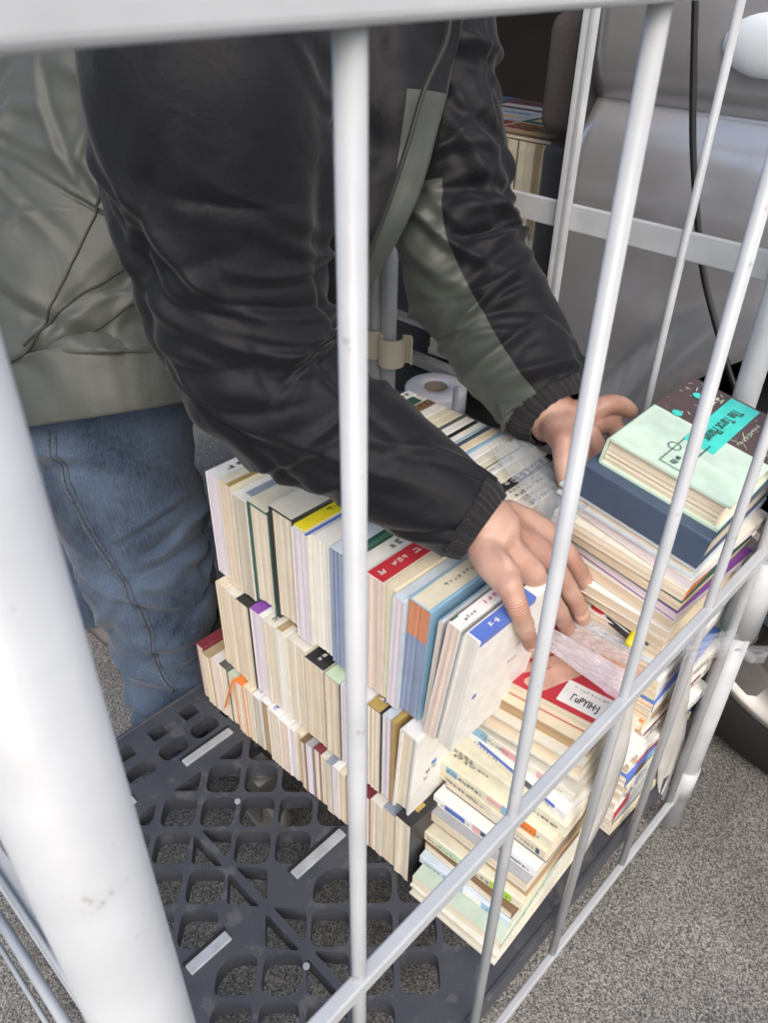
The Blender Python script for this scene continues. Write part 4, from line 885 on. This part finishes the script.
def creases():
    n=SKIN.node_tree.nodes;l=SKIN.node_tree.links; b=n['Principled BSDF']; tc=n.new('ShaderNodeTexCoord'); tot=None; red=None
    nz=n.new('ShaderNodeTexNoise'); nz.inputs['Scale'].default_value=90; l.new(tc.outputs['Object'],nz.inputs['Vector'])
    for c in (idx,mid,rin,pin):
        for k,wv,rr in ((1,2300,.0075),(3,2800,.0045)):
            J=V3(c[k][0])-po_; d=(V3(c[min(k+1,4)][0])-V3(c[k-1 if k else 0][0])).normalized()
            s=n.new('ShaderNodeVectorMath'); s.operation='SUBTRACT'; l.new(tc.outputs['Object'],s.inputs[0]); s.inputs[1].default_value=J
            dt=n.new('ShaderNodeVectorMath'); dt.operation='DOT_PRODUCT'; l.new(s.outputs[0],dt.inputs[0]); dt.inputs[1].default_value=d
            ln_=n.new('ShaderNodeVectorMath'); ln_.operation='LENGTH'; l.new(s.outputs[0],ln_.inputs[0])
            a=n.new('ShaderNodeMath'); a.operation='MULTIPLY_ADD'; l.new(nz.outputs[0],a.inputs[0]); a.inputs[1].default_value=7; 
            m=n.new('ShaderNodeMath'); m.operation='MULTIPLY'; l.new(dt.outputs['Value'],m.inputs[0]); m.inputs[1].default_value=wv; l.new(m.outputs[0],a.inputs[2])
            sn=n.new('ShaderNodeMath'); sn.operation='SINE'; l.new(a.outputs[0],sn.inputs[0])
            mr=n.new('ShaderNodeMapRange'); mr.interpolation_type='SMOOTHSTEP'; l.new(ln_.outputs['Value'],mr.inputs[0]); mr.inputs[1].default_value=.006+rr*.45; mr.inputs[2].default_value=.010+rr; mr.inputs[3].default_value=1; mr.inputs[4].default_value=0
            p_=n.new('ShaderNodeMath'); p_.operation='MULTIPLY'; l.new(sn.outputs[0],p_.inputs[0]); l.new(mr.outputs[0],p_.inputs[1])
            if tot is None: tot=p_.outputs[0]; red=mr.outputs[0]
            else:
                q=n.new('ShaderNodeMath'); q.operation='ADD'; l.new(tot,q.inputs[0]); l.new(p_.outputs[0],q.inputs[1]); tot=q.outputs[0]
                q=n.new('ShaderNodeMath'); q.operation='MAXIMUM'; l.new(red,q.inputs[0]); l.new(mr.outputs[0],q.inputs[1]); red=q.outputs[0]
    old=b.inputs['Normal'].links[0].from_node
    b2=n.new('ShaderNodeBump'); b2.inputs['Strength'].default_value=.38; b2.inputs['Distance'].default_value=.0009; l.new(tot,b2.inputs['Height']); l.new(old.outputs[0],b2.inputs['Normal']); l.new(b2.outputs[0],b.inputs['Normal'])
    bc=b.inputs['Base Color'].links[0].from_socket; mx=n.new('ShaderNodeMix'); mx.data_type='RGBA'; mx.blend_type='MULTIPLY'; sc_=n.new('ShaderNodeMath'); sc_.operation='MULTIPLY'; sc_.inputs[1].default_value=.45; l.new(red,sc_.inputs[0]); l.new(sc_.outputs[0],mx.inputs[0]); l.new(bc,mx.inputs[6]); mx.inputs[7].default_value=(1,.80,.72,1); l.new(mx.outputs[2],b.inputs['Base Color'])
creases()
# hair
bm=bmesh.new(); chain(bm,[(hd+upv*.035-fd*.012,.080),(hd+upv*.062-fd*.004,.076)],n=36); chain(bm,[(hd-fd*.045-upv*.01,.062),(hd-fd*.03+upv*.04,.078)],n=36)
for v in bm.verts: v.co+=V3((1,1,1))*noise.noise(v.co*60)*.004-po_
from_bm('hair',bm,mat('black_hair',(.02,.018,.016),.5,0,.4,300,.6,500),person,True)

# ---- clothes: swept tubes with folds pressed into them
class Sweep:
    def __init__(s,pts,nr,na,vref,seed=0,folds=40,amp=.006,w=.010,L=.06,stretch=.5,big=.006,extra=None,dirbias=.5,fine=1.8,angmean=0):
        # pts: (pos, ru, rv)
        A=crom([tuple(p[0])+(p[1],p[2]) for p in pts],nr); s.nr,s.na=nr,na
        C=A[:,:3]; T=np.gradient(C,axis=0); T/=np.linalg.norm(T,axis=1)[:,None]
        vref=np.array(vref,float); V=vref[None]-T*(T@vref)[:,None]; V/=np.linalg.norm(V,axis=1)[:,None]; U=np.cross(T,V)
        s.C,s.T,s.U,s.V,s.ru,s.rv=C,T,U,V,A[:,3],A[:,4]
        arc=np.concatenate([[0],np.cumsum(np.linalg.norm(np.diff(C,axis=0),axis=1))]); s.arc=arc
        th=np.arange(na)*2*np.pi/na; s.th=th
        Rm=(A[:,3]+A[:,4])/2
        S_=arc[:,None]+0*th[None]; TH=th[None]+0*arc[:,None]
        rg=random.Random(seed); D=np.zeros_like(S_)
        for k in range(folds):
            s0=rg.uniform(arc[0],arc[-1]) if not callable(stretch) else stretch(rg,arc[-1]); t0=rg.uniform(0,2*np.pi)
            ang=rg.gauss(angmean,dirbias)+ (0 if rg.random()<.75 else 1.1)
            l=L*rg.uniform(.5,1.6); ww=w*rg.uniform(.6,1.5); a=amp*rg.uniform(.4,1.2)*(1 if rg.random()<.6 else -1)
            dt=(TH-t0+np.pi)%(2*np.pi)-np.pi; x=dt*Rm[:,None]; y=S_-s0 - .25*x*x/max(l,.01)*rg.uniform(-1,1)
            p=x*math.cos(ang)+y*math.sin(ang); q=-x*math.sin(ang)+y*math.cos(ang)
            g=np.exp(-(p/l)**2); D+=a*g*(np.exp(-np.abs(q/ww)**1.5)-.55*np.exp(-((q-1.7*ww)/ww)**2))
        if extra is not None: D+=extra(S_,TH,arc[-1])
        s.D=D; s.big=big; s.seed=seed
        s.pos=C[:,None,:]+U[:,None,:]*((s.ru[:,None]+D)*np.cos(TH))[:,:,None]+V[:,None,:]*((s.rv[:,None]+D)*np.sin(TH))[:,:,None]
        n_=np.cos(TH)[:,:,None]*U[:,None,:]+np.sin(TH)[:,:,None]*V[:,None,:]; s.nrm=n_
        for i in range(s.pos.shape[0]):
            for j in range(na):
                p=Vector(s.pos[i,j])*9+Vector((seed,0,0)); s.pos[i,j]+=n_[i,j]*(noise.noise(p)*big+noise.noise(p*3.1)*big*.35)
    def at(s,t,th,off=0):
        i=t*s.nr; i0=int(min(max(i,0),s.nr-1)); f=i-i0; j=(th/(2*np.pi)*s.na)%s.na; j0=int(j)%s.na; g=j-int(j); j1=(j0+1)%s.na
        p=(s.pos[i0,j0]*(1-f)+s.pos[i0+1,j0]*f)*(1-g)+(s.pos[i0,j1]*(1-f)+s.pos[i0+1,j1]*f)*g
        return p+s.nrm[i0,j0]*off
    def near(s,target):
        d=((s.pos-np.array(target))**2).sum(-1); i,j=np.unravel_index(d.argmin(),d.shape); return i/s.nr, j/s.na*2*np.pi
    def pick(s,px_ray,cam_=(0,0,.85)):
        # first surface point along a ray (direction given as a world point)
        o=np.array(cam_); r=np.array(px_ray)-o; r/=np.linalg.norm(r); q=s.pos-o; t=q@r; d=np.linalg.norm(q-t[...,None]*r,axis=-1)
        facing=(s.nrm@r)<.2; d=np.where(facing,d,9); i,j=np.unravel_index(d.argmin(),d.shape); return i/s.nr,j/s.na*2*np.pi
    def mesh(s,name,mats,parent,mfun=None,thick=.002,caps=False):
        me=bpy.data.meshes.new(name); nr,na=s.nr+1,s.na
        v=(s.pos-np.array(po_)).reshape(-1,3).tolist(); F=[]; mi=[]
        for i in range(nr-1):
            for j in range(na):
                F.append((i*na+j,i*na+(j+1)%na,(i+1)*na+(j+1)%na,(i+1)*na+j)); mi.append(mfun(i/(nr-1),s.th[j]) if mfun else 0)
        if caps: F.append(tuple(range(na))[::-1]); mi.append(0)
        me.from_pydata(v,[],F); me.update(); o=link(name,me,mats,parent,True); me.polygons.foreach_set('material_index',mi)
        bm=bmesh.new(); bm.from_mesh(me); bmesh.ops.recalc_face_normals(bm,faces=bm.faces); bm.to_mesh(me); bm.free()
        m_=o.modifiers.new('s','SOLIDIFY'); m_.thickness=thick; m_.offset=-1
        return o
    def seam(s,name,pairs,r,m,parent,off=.0003,n=60):
        # pairs: (t, theta)
        c=crom([(a,b,0) for a,b in pairs],n); bm=bmesh.new(); pts=[s.at(a,b,off)-np.array(po_) for a,b,_ in c]
        tube(bm,[tuple(p) for p in pts],r,6); return from_bm(name,bm,m,parent,True)
def fabric(name,c,rough,scale,bump,sheen=.1,amt=.12,spec=.4):
    m=bpy.data.materials.new(name); m.use_nodes=True; n=m.node_tree.nodes;l=m.node_tree.links;b=n['Principled BSDF']; b.inputs['Roughness'].default_value=rough; b.inputs['Sheen Weight'].default_value=sheen; b.inputs['Sheen Roughness'].default_value=.4; b.inputs['Specular IOR Level'].default_value=spec
    tc=n.new('ShaderNodeTexCoord'); a=n.new('ShaderNodeTexNoise'); a.inputs['Scale'].default_value=scale; a.inputs['Detail'].default_value=4; a.inputs['Distortion'].default_value=.6; l.new(tc.outputs['Object'],a.inputs['Vector'])
    f=n.new('ShaderNodeTexNoise'); f.inputs['Scale'].default_value=1400; l.new(tc.outputs['Object'],f.inputs['Vector'])
    big=n.new('ShaderNodeTexNoise'); big.inputs['Scale'].default_value=9; big.inputs['Detail'].default_value=5; l.new(tc.outputs['Object'],big.inputs['Vector'])
    mx=n.new('ShaderNodeMix'); mx.data_type='RGBA'; mx.inputs[6].default_value=(*[x*(1-amt) for x in c],1); mx.inputs[7].default_value=(*[x*(1+amt) for x in c],1)
    ad=n.new('ShaderNodeMath'); ad.operation='MULTIPLY_ADD'; ad.inputs[1].default_value=.5; l.new(f.outputs[0],ad.inputs[0]); l.new(big.outputs[0],ad.inputs[2]); mr=n.new('ShaderNodeMapRange'); mr.inputs[1].default_value=.5; mr.inputs[2].default_value=1.0; l.new(ad.outputs[0],mr.inputs[0])
    l.new(mr.outputs[0],mx.inputs[0]); l.new(mx.outputs[2],b.inputs['Base Color'])
    a3=n.new('ShaderNodeMath'); a3.operation='MULTIPLY_ADD'; a3.inputs[1].default_value=.12; l.new(f.outputs[0],a3.inputs[0]); l.new(a.outputs[0],a3.inputs[2])
    bp=n.new('ShaderNodeBump'); bp.inputs['Strength'].default_value=bump; bp.inputs['Distance'].default_value=.006; l.new(a3.outputs[0],bp.inputs['Height']); l.new(bp.outputs[0],b.inputs['Normal'])
    return m
BLK=fabric('black_nylon',(.0045,.0052,.0080),.60,34,.35,.10,.1,.28); OLV=fabric('olive_nylon',(.056,.062,.057),.50,22,.35,.1,.08,.45); LIN=fabric('dark_lining',(.020,.022,.022),.7,20,.3)
OLD=fabric('grey_green_nylon',(.055,.064,.058),.48,24,.35,.1,.08,.45)
CUF=fabric('cuff_knit',(.010,.010,.012),.8,60,.4,.2)
def P4(*a): return tuple(a)
# near sleeve
elb=lambda rg,L: min(max(rg.gauss(.70*L,.16*L),.25*L),L)
camdir=(-.588,-.558,.585)
slv=Sweep([((0.6850,0.7816,0.9171),.085,.09),((0.5527,0.6949,0.9064),.085,.09),((0.4388,0.5990,0.8713),.082,.088),((0.3825,0.5391,0.8260),.082,.083),((0.3669,0.5234,0.7782),.0850,.085),((0.3678,0.5287,0.6987),.0835,.083),((0.3689,0.5245,0.6189),.0770,.079),((0.3775,0.4960,0.5491),.0700,.074),((0.4034,0.4512,0.5068),.0600,.063),((0.4322,0.3980,0.4730),.0520,.055),((0.4489,0.3557,0.4528),.0445,.047),((0.4571,0.3310,0.4410),.0385,.040)],360,260,camdir,seed=8,folds=95,amp=.0044,w=.0072,L=.065,stretch=elb,big=.004,dirbias=.35,angmean=.40)
jk=bpy.data.objects.new('jacket',None)
jacket_col=person
def olive_side(t,th): return 1 if (abs(((th-R(5))+np.pi)%(2*np.pi)-np.pi)<R(38)) else 0
def olive_side2(t,th): return 1 if (abs(((th-R(180))+np.pi)%(2*np.pi)-np.pi)<R(38)) else 0
# which side of the sleeve faces down in the picture is found from the geometry
def low_theta(sw,t,target):
    i=int(t*sw.nr); d=((sw.pos[i]-np.array(target))**2).sum(-1); return sw.th[d.argmin()]
lt=low_theta(slv,.75,(0.4199,0.4581,0.3419))
def dist(a,b): return abs((a-b+np.pi)%(2*np.pi)-np.pi)
s1=slv.mesh('jacket_sleeve',[BLK,OLV],person,lambda t,th: 1 if dist(th,lt+.50)<.50 and t>.66 else 0)
s1['label']='near sleeve, black with an olive underside'
cufp=[((0.4540,0.3378,0.4444),.040,.042),((0.4571,0.3310,0.4410),.0375,.039),((0.4588,0.3244,0.4381),.0350,.036),((0.4606,0.3178,0.4353),.0330,.034)]
pleat=lambda S,TH,L: .0022*.45*np.sin(TH*26+3*np.sin(TH*3))+.0006*np.sin(TH*41+1)+.002*np.sin(S/L*np.pi)
Sweep(cufp,24,260,camdir,seed=4,folds=0,big=.001,extra=pleat).mesh('cuff',[CUF],person,thick=.003)
# far sleeve
slv2=Sweep([((0.7429,0.7332,0.8949),.070,.08),((0.7583,0.6867,0.8746),.062,.07),((0.7470,0.6341,0.8045),.049,.06),((0.7241,0.6044,0.7275),.0510,.06),((0.7040,0.5767,0.6466),.0575,.065),((0.6904,0.5476,0.5710),.0680,.070),((0.6919,0.4972,0.5074),.0665,.069),((0.6883,0.4478,0.4652),.0590,.062),((0.6882,0.4119,0.4393),.0490,.052),((0.6827,0.3994,0.4339),.0440,.046)],300,230,camdir,seed=11,folds=90,amp=.0068,w=.008,L=.055,stretch=lambda rg,L: min(max(rg.gauss(.68*L,.2*L),0),L),big=.006,dirbias=.4)
lt2=low_theta(slv2,.70,(0.6092,0.5255,0.4256))
s2=slv2.mesh('jacket_sleeve',[BLK,OLD],person,lambda t,th: 1 if dist(th,lt2+.15)<1.22 and t>.46 else 0)
s2['label']='far sleeve, black above and grey green below'
Sweep([((0.6882,0.4203,0.4423),.052,.054),((0.6826,0.4023,0.4365),.047,.048),((0.6795,0.3905,0.4325),.043,.043),((0.6772,0.3834,0.4301),.040,.040)],24,240,camdir,seed=5,folds=0,big=.001,extra=pleat).mesh('cuff',[CUF],person,thick=.003)
# torso of the jacket
tor=Sweep([((0.4314,0.8587,0.3768),.150,.19),((0.4394,0.8738,0.3993),.162,.20),((0.4694,0.9033,0.4747),.178,.21),((0.5208,0.9152,0.5719),.190,.21),((0.5826,0.8750,0.6811),.190,.21),((0.6450,0.8099,0.7671),.180,.21),((0.7114,0.7846,0.8439),.165,.19),((0.7449,0.7721,0.8999),.115,.13),((0.7669,0.7616,0.9290),.072,.078),((0.7848,0.7649,0.9502),.068,.072)],280,300,camdir,seed=21,folds=120,amp=.0080,w=.009,L=.09,stretch=lambda rg,L: rg.uniform(0,L),big=.010,dirbias=.8)
def tm(t,th): return 0
tor.mesh('jacket_body',[OLV],person,tm)
STI=mat('seam_dark',(.025,.027,.022),.7)
def pk(px): return tor.pick(px)
for pts in ([(0.4153,0.7825,0.6468),(0.3745,0.7741,0.5979),(0.3365,0.7713,0.5570),(0.2985,0.7685,0.5161),(0.2734,0.7759,0.4979)],[(0.4037,0.7255,0.5808),(0.3664,0.7447,0.5616),(0.3283,0.7630,0.5408),(0.2895,0.7736,0.5119)],[(0.3880,0.7097,0.5500),(0.3534,0.7245,0.5292),(0.3126,0.7472,0.5099),(0.2690,0.7771,0.4946)]):
    tor.seam('seam',[tor.pick(q) for q in pts],.0013,STI,person,.0005)
# hem band
hem=Sweep([((0.4266,0.8492,0.3595),.140,.185),((0.4292,0.8546,0.3707),.150,.192),((0.4359,0.8668,0.3891),.160,.200)],30,260,camdir,seed=22,folds=20,amp=.003,w=.01,L=.04,stretch=lambda rg,L: rg.uniform(0,L),big=.006,extra=lambda S,TH,L: .0004*np.sin(TH*30+2*np.sin(TH*5)))
hem.mesh('hem_band',[OLV],person)
# open front of the jacket: two hanging panels and the zip
def panel(name,A_,B_,mats,mf,seed,amp=.010,n=70):
    a=crom(A_,n); b=crom(B_,n); bm=bmesh.new(); vs=[]
    for i in range(n+1):
        r_=[]
        for j in range(n//2+1):
            v=j/(n//2); p=Vector(a[i]*(1-v)+b[i]*v); q=p*14+Vector((seed,0,0)); bulge=math.sin(v*math.pi)*.02
            p+=Vector(camdir)*(bulge+noise.noise(q)*amp+noise.noise(q*2.6)*amp*.5)*1.2
            r_.append(bm.verts.new(p-po_))
        vs.append(r_)
    for i in range(n):
        for j in range(n//2):
            f=bm.faces.new((vs[i][j],vs[i+1][j],vs[i+1][j+1],vs[i][j+1])); f.material_index=mf(i/n,(j+.5)/(n//2))
    o=from_bm(name,bm,mats,person,True); s=o.modifiers.new('s','SOLIDIFY'); s.thickness=.004; return o,vs
panel('front_panel',[(0.6530,0.7610,0.8994),(0.5776,0.6797,0.8144),(0.5532,0.6433,0.7380),(0.5371,0.6189,0.6559),(0.5284,0.5985,0.5849),(0.5276,0.5855,0.5204)],[(0.7412,0.6700,0.9012),(0.6988,0.5717,0.8162),(0.6650,0.5521,0.7463),(0.6416,0.5441,0.7066),(0.6047,0.5428,0.6255),(0.5470,0.5697,0.5250)],[BLK,OLD,BLK],
   lambda u,v: 1 if (u>.48 and v>.70) else 0,7)
zp=crom([(0.6615,0.5544,0.8100),(0.6426,0.5426,0.7729),(0.6084,0.5366,0.7361),(0.5834,0.5337,0.6895),(0.5595,0.5377,0.6351),(0.5410,0.5515,0.5785),(0.5329,0.5681,0.5348)],90)
bm=bmesh.new(); tube(bm,[tuple(np.array(p)-np.array(po_)) for p in zp],.0026,8); zt=from_bm('zip',bm,LIN,person,True)
bm=bmesh.new()
for i in range(0,90):
    for q in (0,.5):
        a=np.array(zp[i])*(1-q)+np.array(zp[min(i+1,90)])*q; c=Vector(a)-po_+Vector(camdir)*.0035; box(bm,c-Vector((.0011,.0011,.0011)),c+Vector((.0011,.0011,.0011)))
from_bm('zip_teeth',bm,mat('zip_metal',(.07,.075,.07),.4,.6),zt)
# jeans
JN=bpy.data.materials.new('denim'); JN.use_nodes=True
def _jn():
    n=JN.node_tree.nodes;l=JN.node_tree.links;b=n['Principled BSDF']; b.inputs['Roughness'].default_value=.85; b.inputs['Specular IOR Level'].default_value=.2; b.inputs['Sheen Weight'].default_value=.15
    tc=n.new('ShaderNodeTexCoord'); mp=n.new('ShaderNodeMapping'); mp.inputs['Rotation'].default_value=(.3,.5,.8); mp.inputs['Scale'].default_value=(1,1,.12); l.new(tc.outputs['Object'],mp.inputs[0])
    a=n.new('ShaderNodeTexNoise'); a.inputs['Scale'].default_value=650; a.inputs['Detail'].default_value=3; l.new(mp.outputs[0],a.inputs['Vector'])
    g=n.new('ShaderNodeTexNoise'); g.inputs['Scale'].default_value=11; g.inputs['Detail'].default_value=6; l.new(tc.outputs['Object'],g.inputs['Vector'])
    ad=n.new('ShaderNodeMath'); ad.operation='MULTIPLY_ADD'; ad.inputs[1].default_value=.55; l.new(a.outputs[0],ad.inputs[0]); l.new(g.outputs[0],ad.inputs[2])
    cr=n.new('ShaderNodeValToRGB'); e=cr.color_ramp.elements; e[0].position=.58; e[0].color=(.015,.025,.048,1); e[1].position=.98; e[1].color=(.072,.102,.155,1); l.new(ad.outputs[0],cr.inputs[0]); l.new(cr.outputs[0],b.inputs['Base Color'])
    bp=n.new('ShaderNodeBump'); bp.inputs['Strength'].default_value=.5; bp.inputs['Distance'].default_value=.002; l.new(ad.outputs[0],bp.inputs['Height']); l.new(bp.outputs[0],b.inputs['Normal'])
_jn()
lr=Sweep([((0.4495,0.9476,0.5311),.130,.13),((0.4214,0.9009,0.4498),.125,.12),((0.3941,0.8569,0.3376),.108,.11),((0.3920,0.8328,0.2100),.096,.10),((0.3910,0.8082,0.0830),.084,.09),((0.3894,0.7991,-0.0298),.070,.085),((0.3775,0.7884,-0.1460),.062,.08),((0.3740,0.7863,-0.1943),.064,.08)],260,200,camdir,seed=31,folds=70,amp=.008,w=.009,L=.06,stretch=lambda rg,L: min(max(rg.gauss(.62*L,.2*L),0),L),big=.006,dirbias=.5)
jn=lr.mesh('jeans_leg',[JN],person)
ll=Sweep([((.56,1.02,.60),.12,.12),((.53,1.08,.42),.105,.11),((.47,1.11,.15),.09,.095),((.43,1.115,-.03),.085,.085),((.43,1.11,-.128),.085,.085)],80,80,camdir,seed=33,folds=40,amp=.006,w=.01,L=.05,stretch=lambda rg,L: rg.uniform(0,L),big=.006); ll.mesh('jeans_leg',[JN],person)
for dx in (0,9):
    pts=[(0.3048,0.8095,0.3907),(0.2935,0.7757,0.3471),(0.2883,0.7290,0.2973),(0.2925,0.6822,0.2568),(0.2904,0.6418,0.2161),(0.2797,0.6150,0.1798),(0.2821,0.5888,0.1573)]
    lr.seam('side_seam',[(a,b+dx*.008) for a,b in [lr.pick(q) for q in pts]],.0013 if dx else .0022,mat('denim_seam',(.022,.028,.045),.9,0,.5,400,.5,500,col2=(.10,.12,.15)),person,.0008)
# shoes
def shoe(c,d,name='shoe'):
    bm=bmesh.new(); d=Vector(d).normalized(); c=Vector(c); s=Vector((-d.y,d.x,0))
    prof=[(-.09,.030,.045),(-.07,.036,.060),(-.02,.036,.068),(.04,.040,.052),(.10,.044,.038),(.15,.040,.028),(.175,.018,.016)]
    rings=[]
    for x,w_,h in prof: rings.append([bm.verts.new(c+d*x+s*(w_*math.cos(a))+Vector((0,0,max(0,h*math.sin(a))*1.0+(.0 if math.sin(a)>0 else 0)))-po_) for a in [2*math.pi*k/16 for k in range(16)]])
    for a,b in zip(rings,rings[1:]):
        for k in range(16): bm.faces.new((a[k],a[(k+1)%16],b[(k+1)%16],b[k]))
    bm.faces.new(rings[0]); bm.faces.new(rings[-1][::-1]); bmesh.ops.recalc_face_normals(bm,faces=bm.faces)
    from_bm(name,bm,mat('beige_suede',(.15,.14,.14),.8,0,.15,80),person,True)
shoe((.40,.79,-.152),(.2,-1,0)); shoe((.415,1.13,-.152),(.1,-1,0))
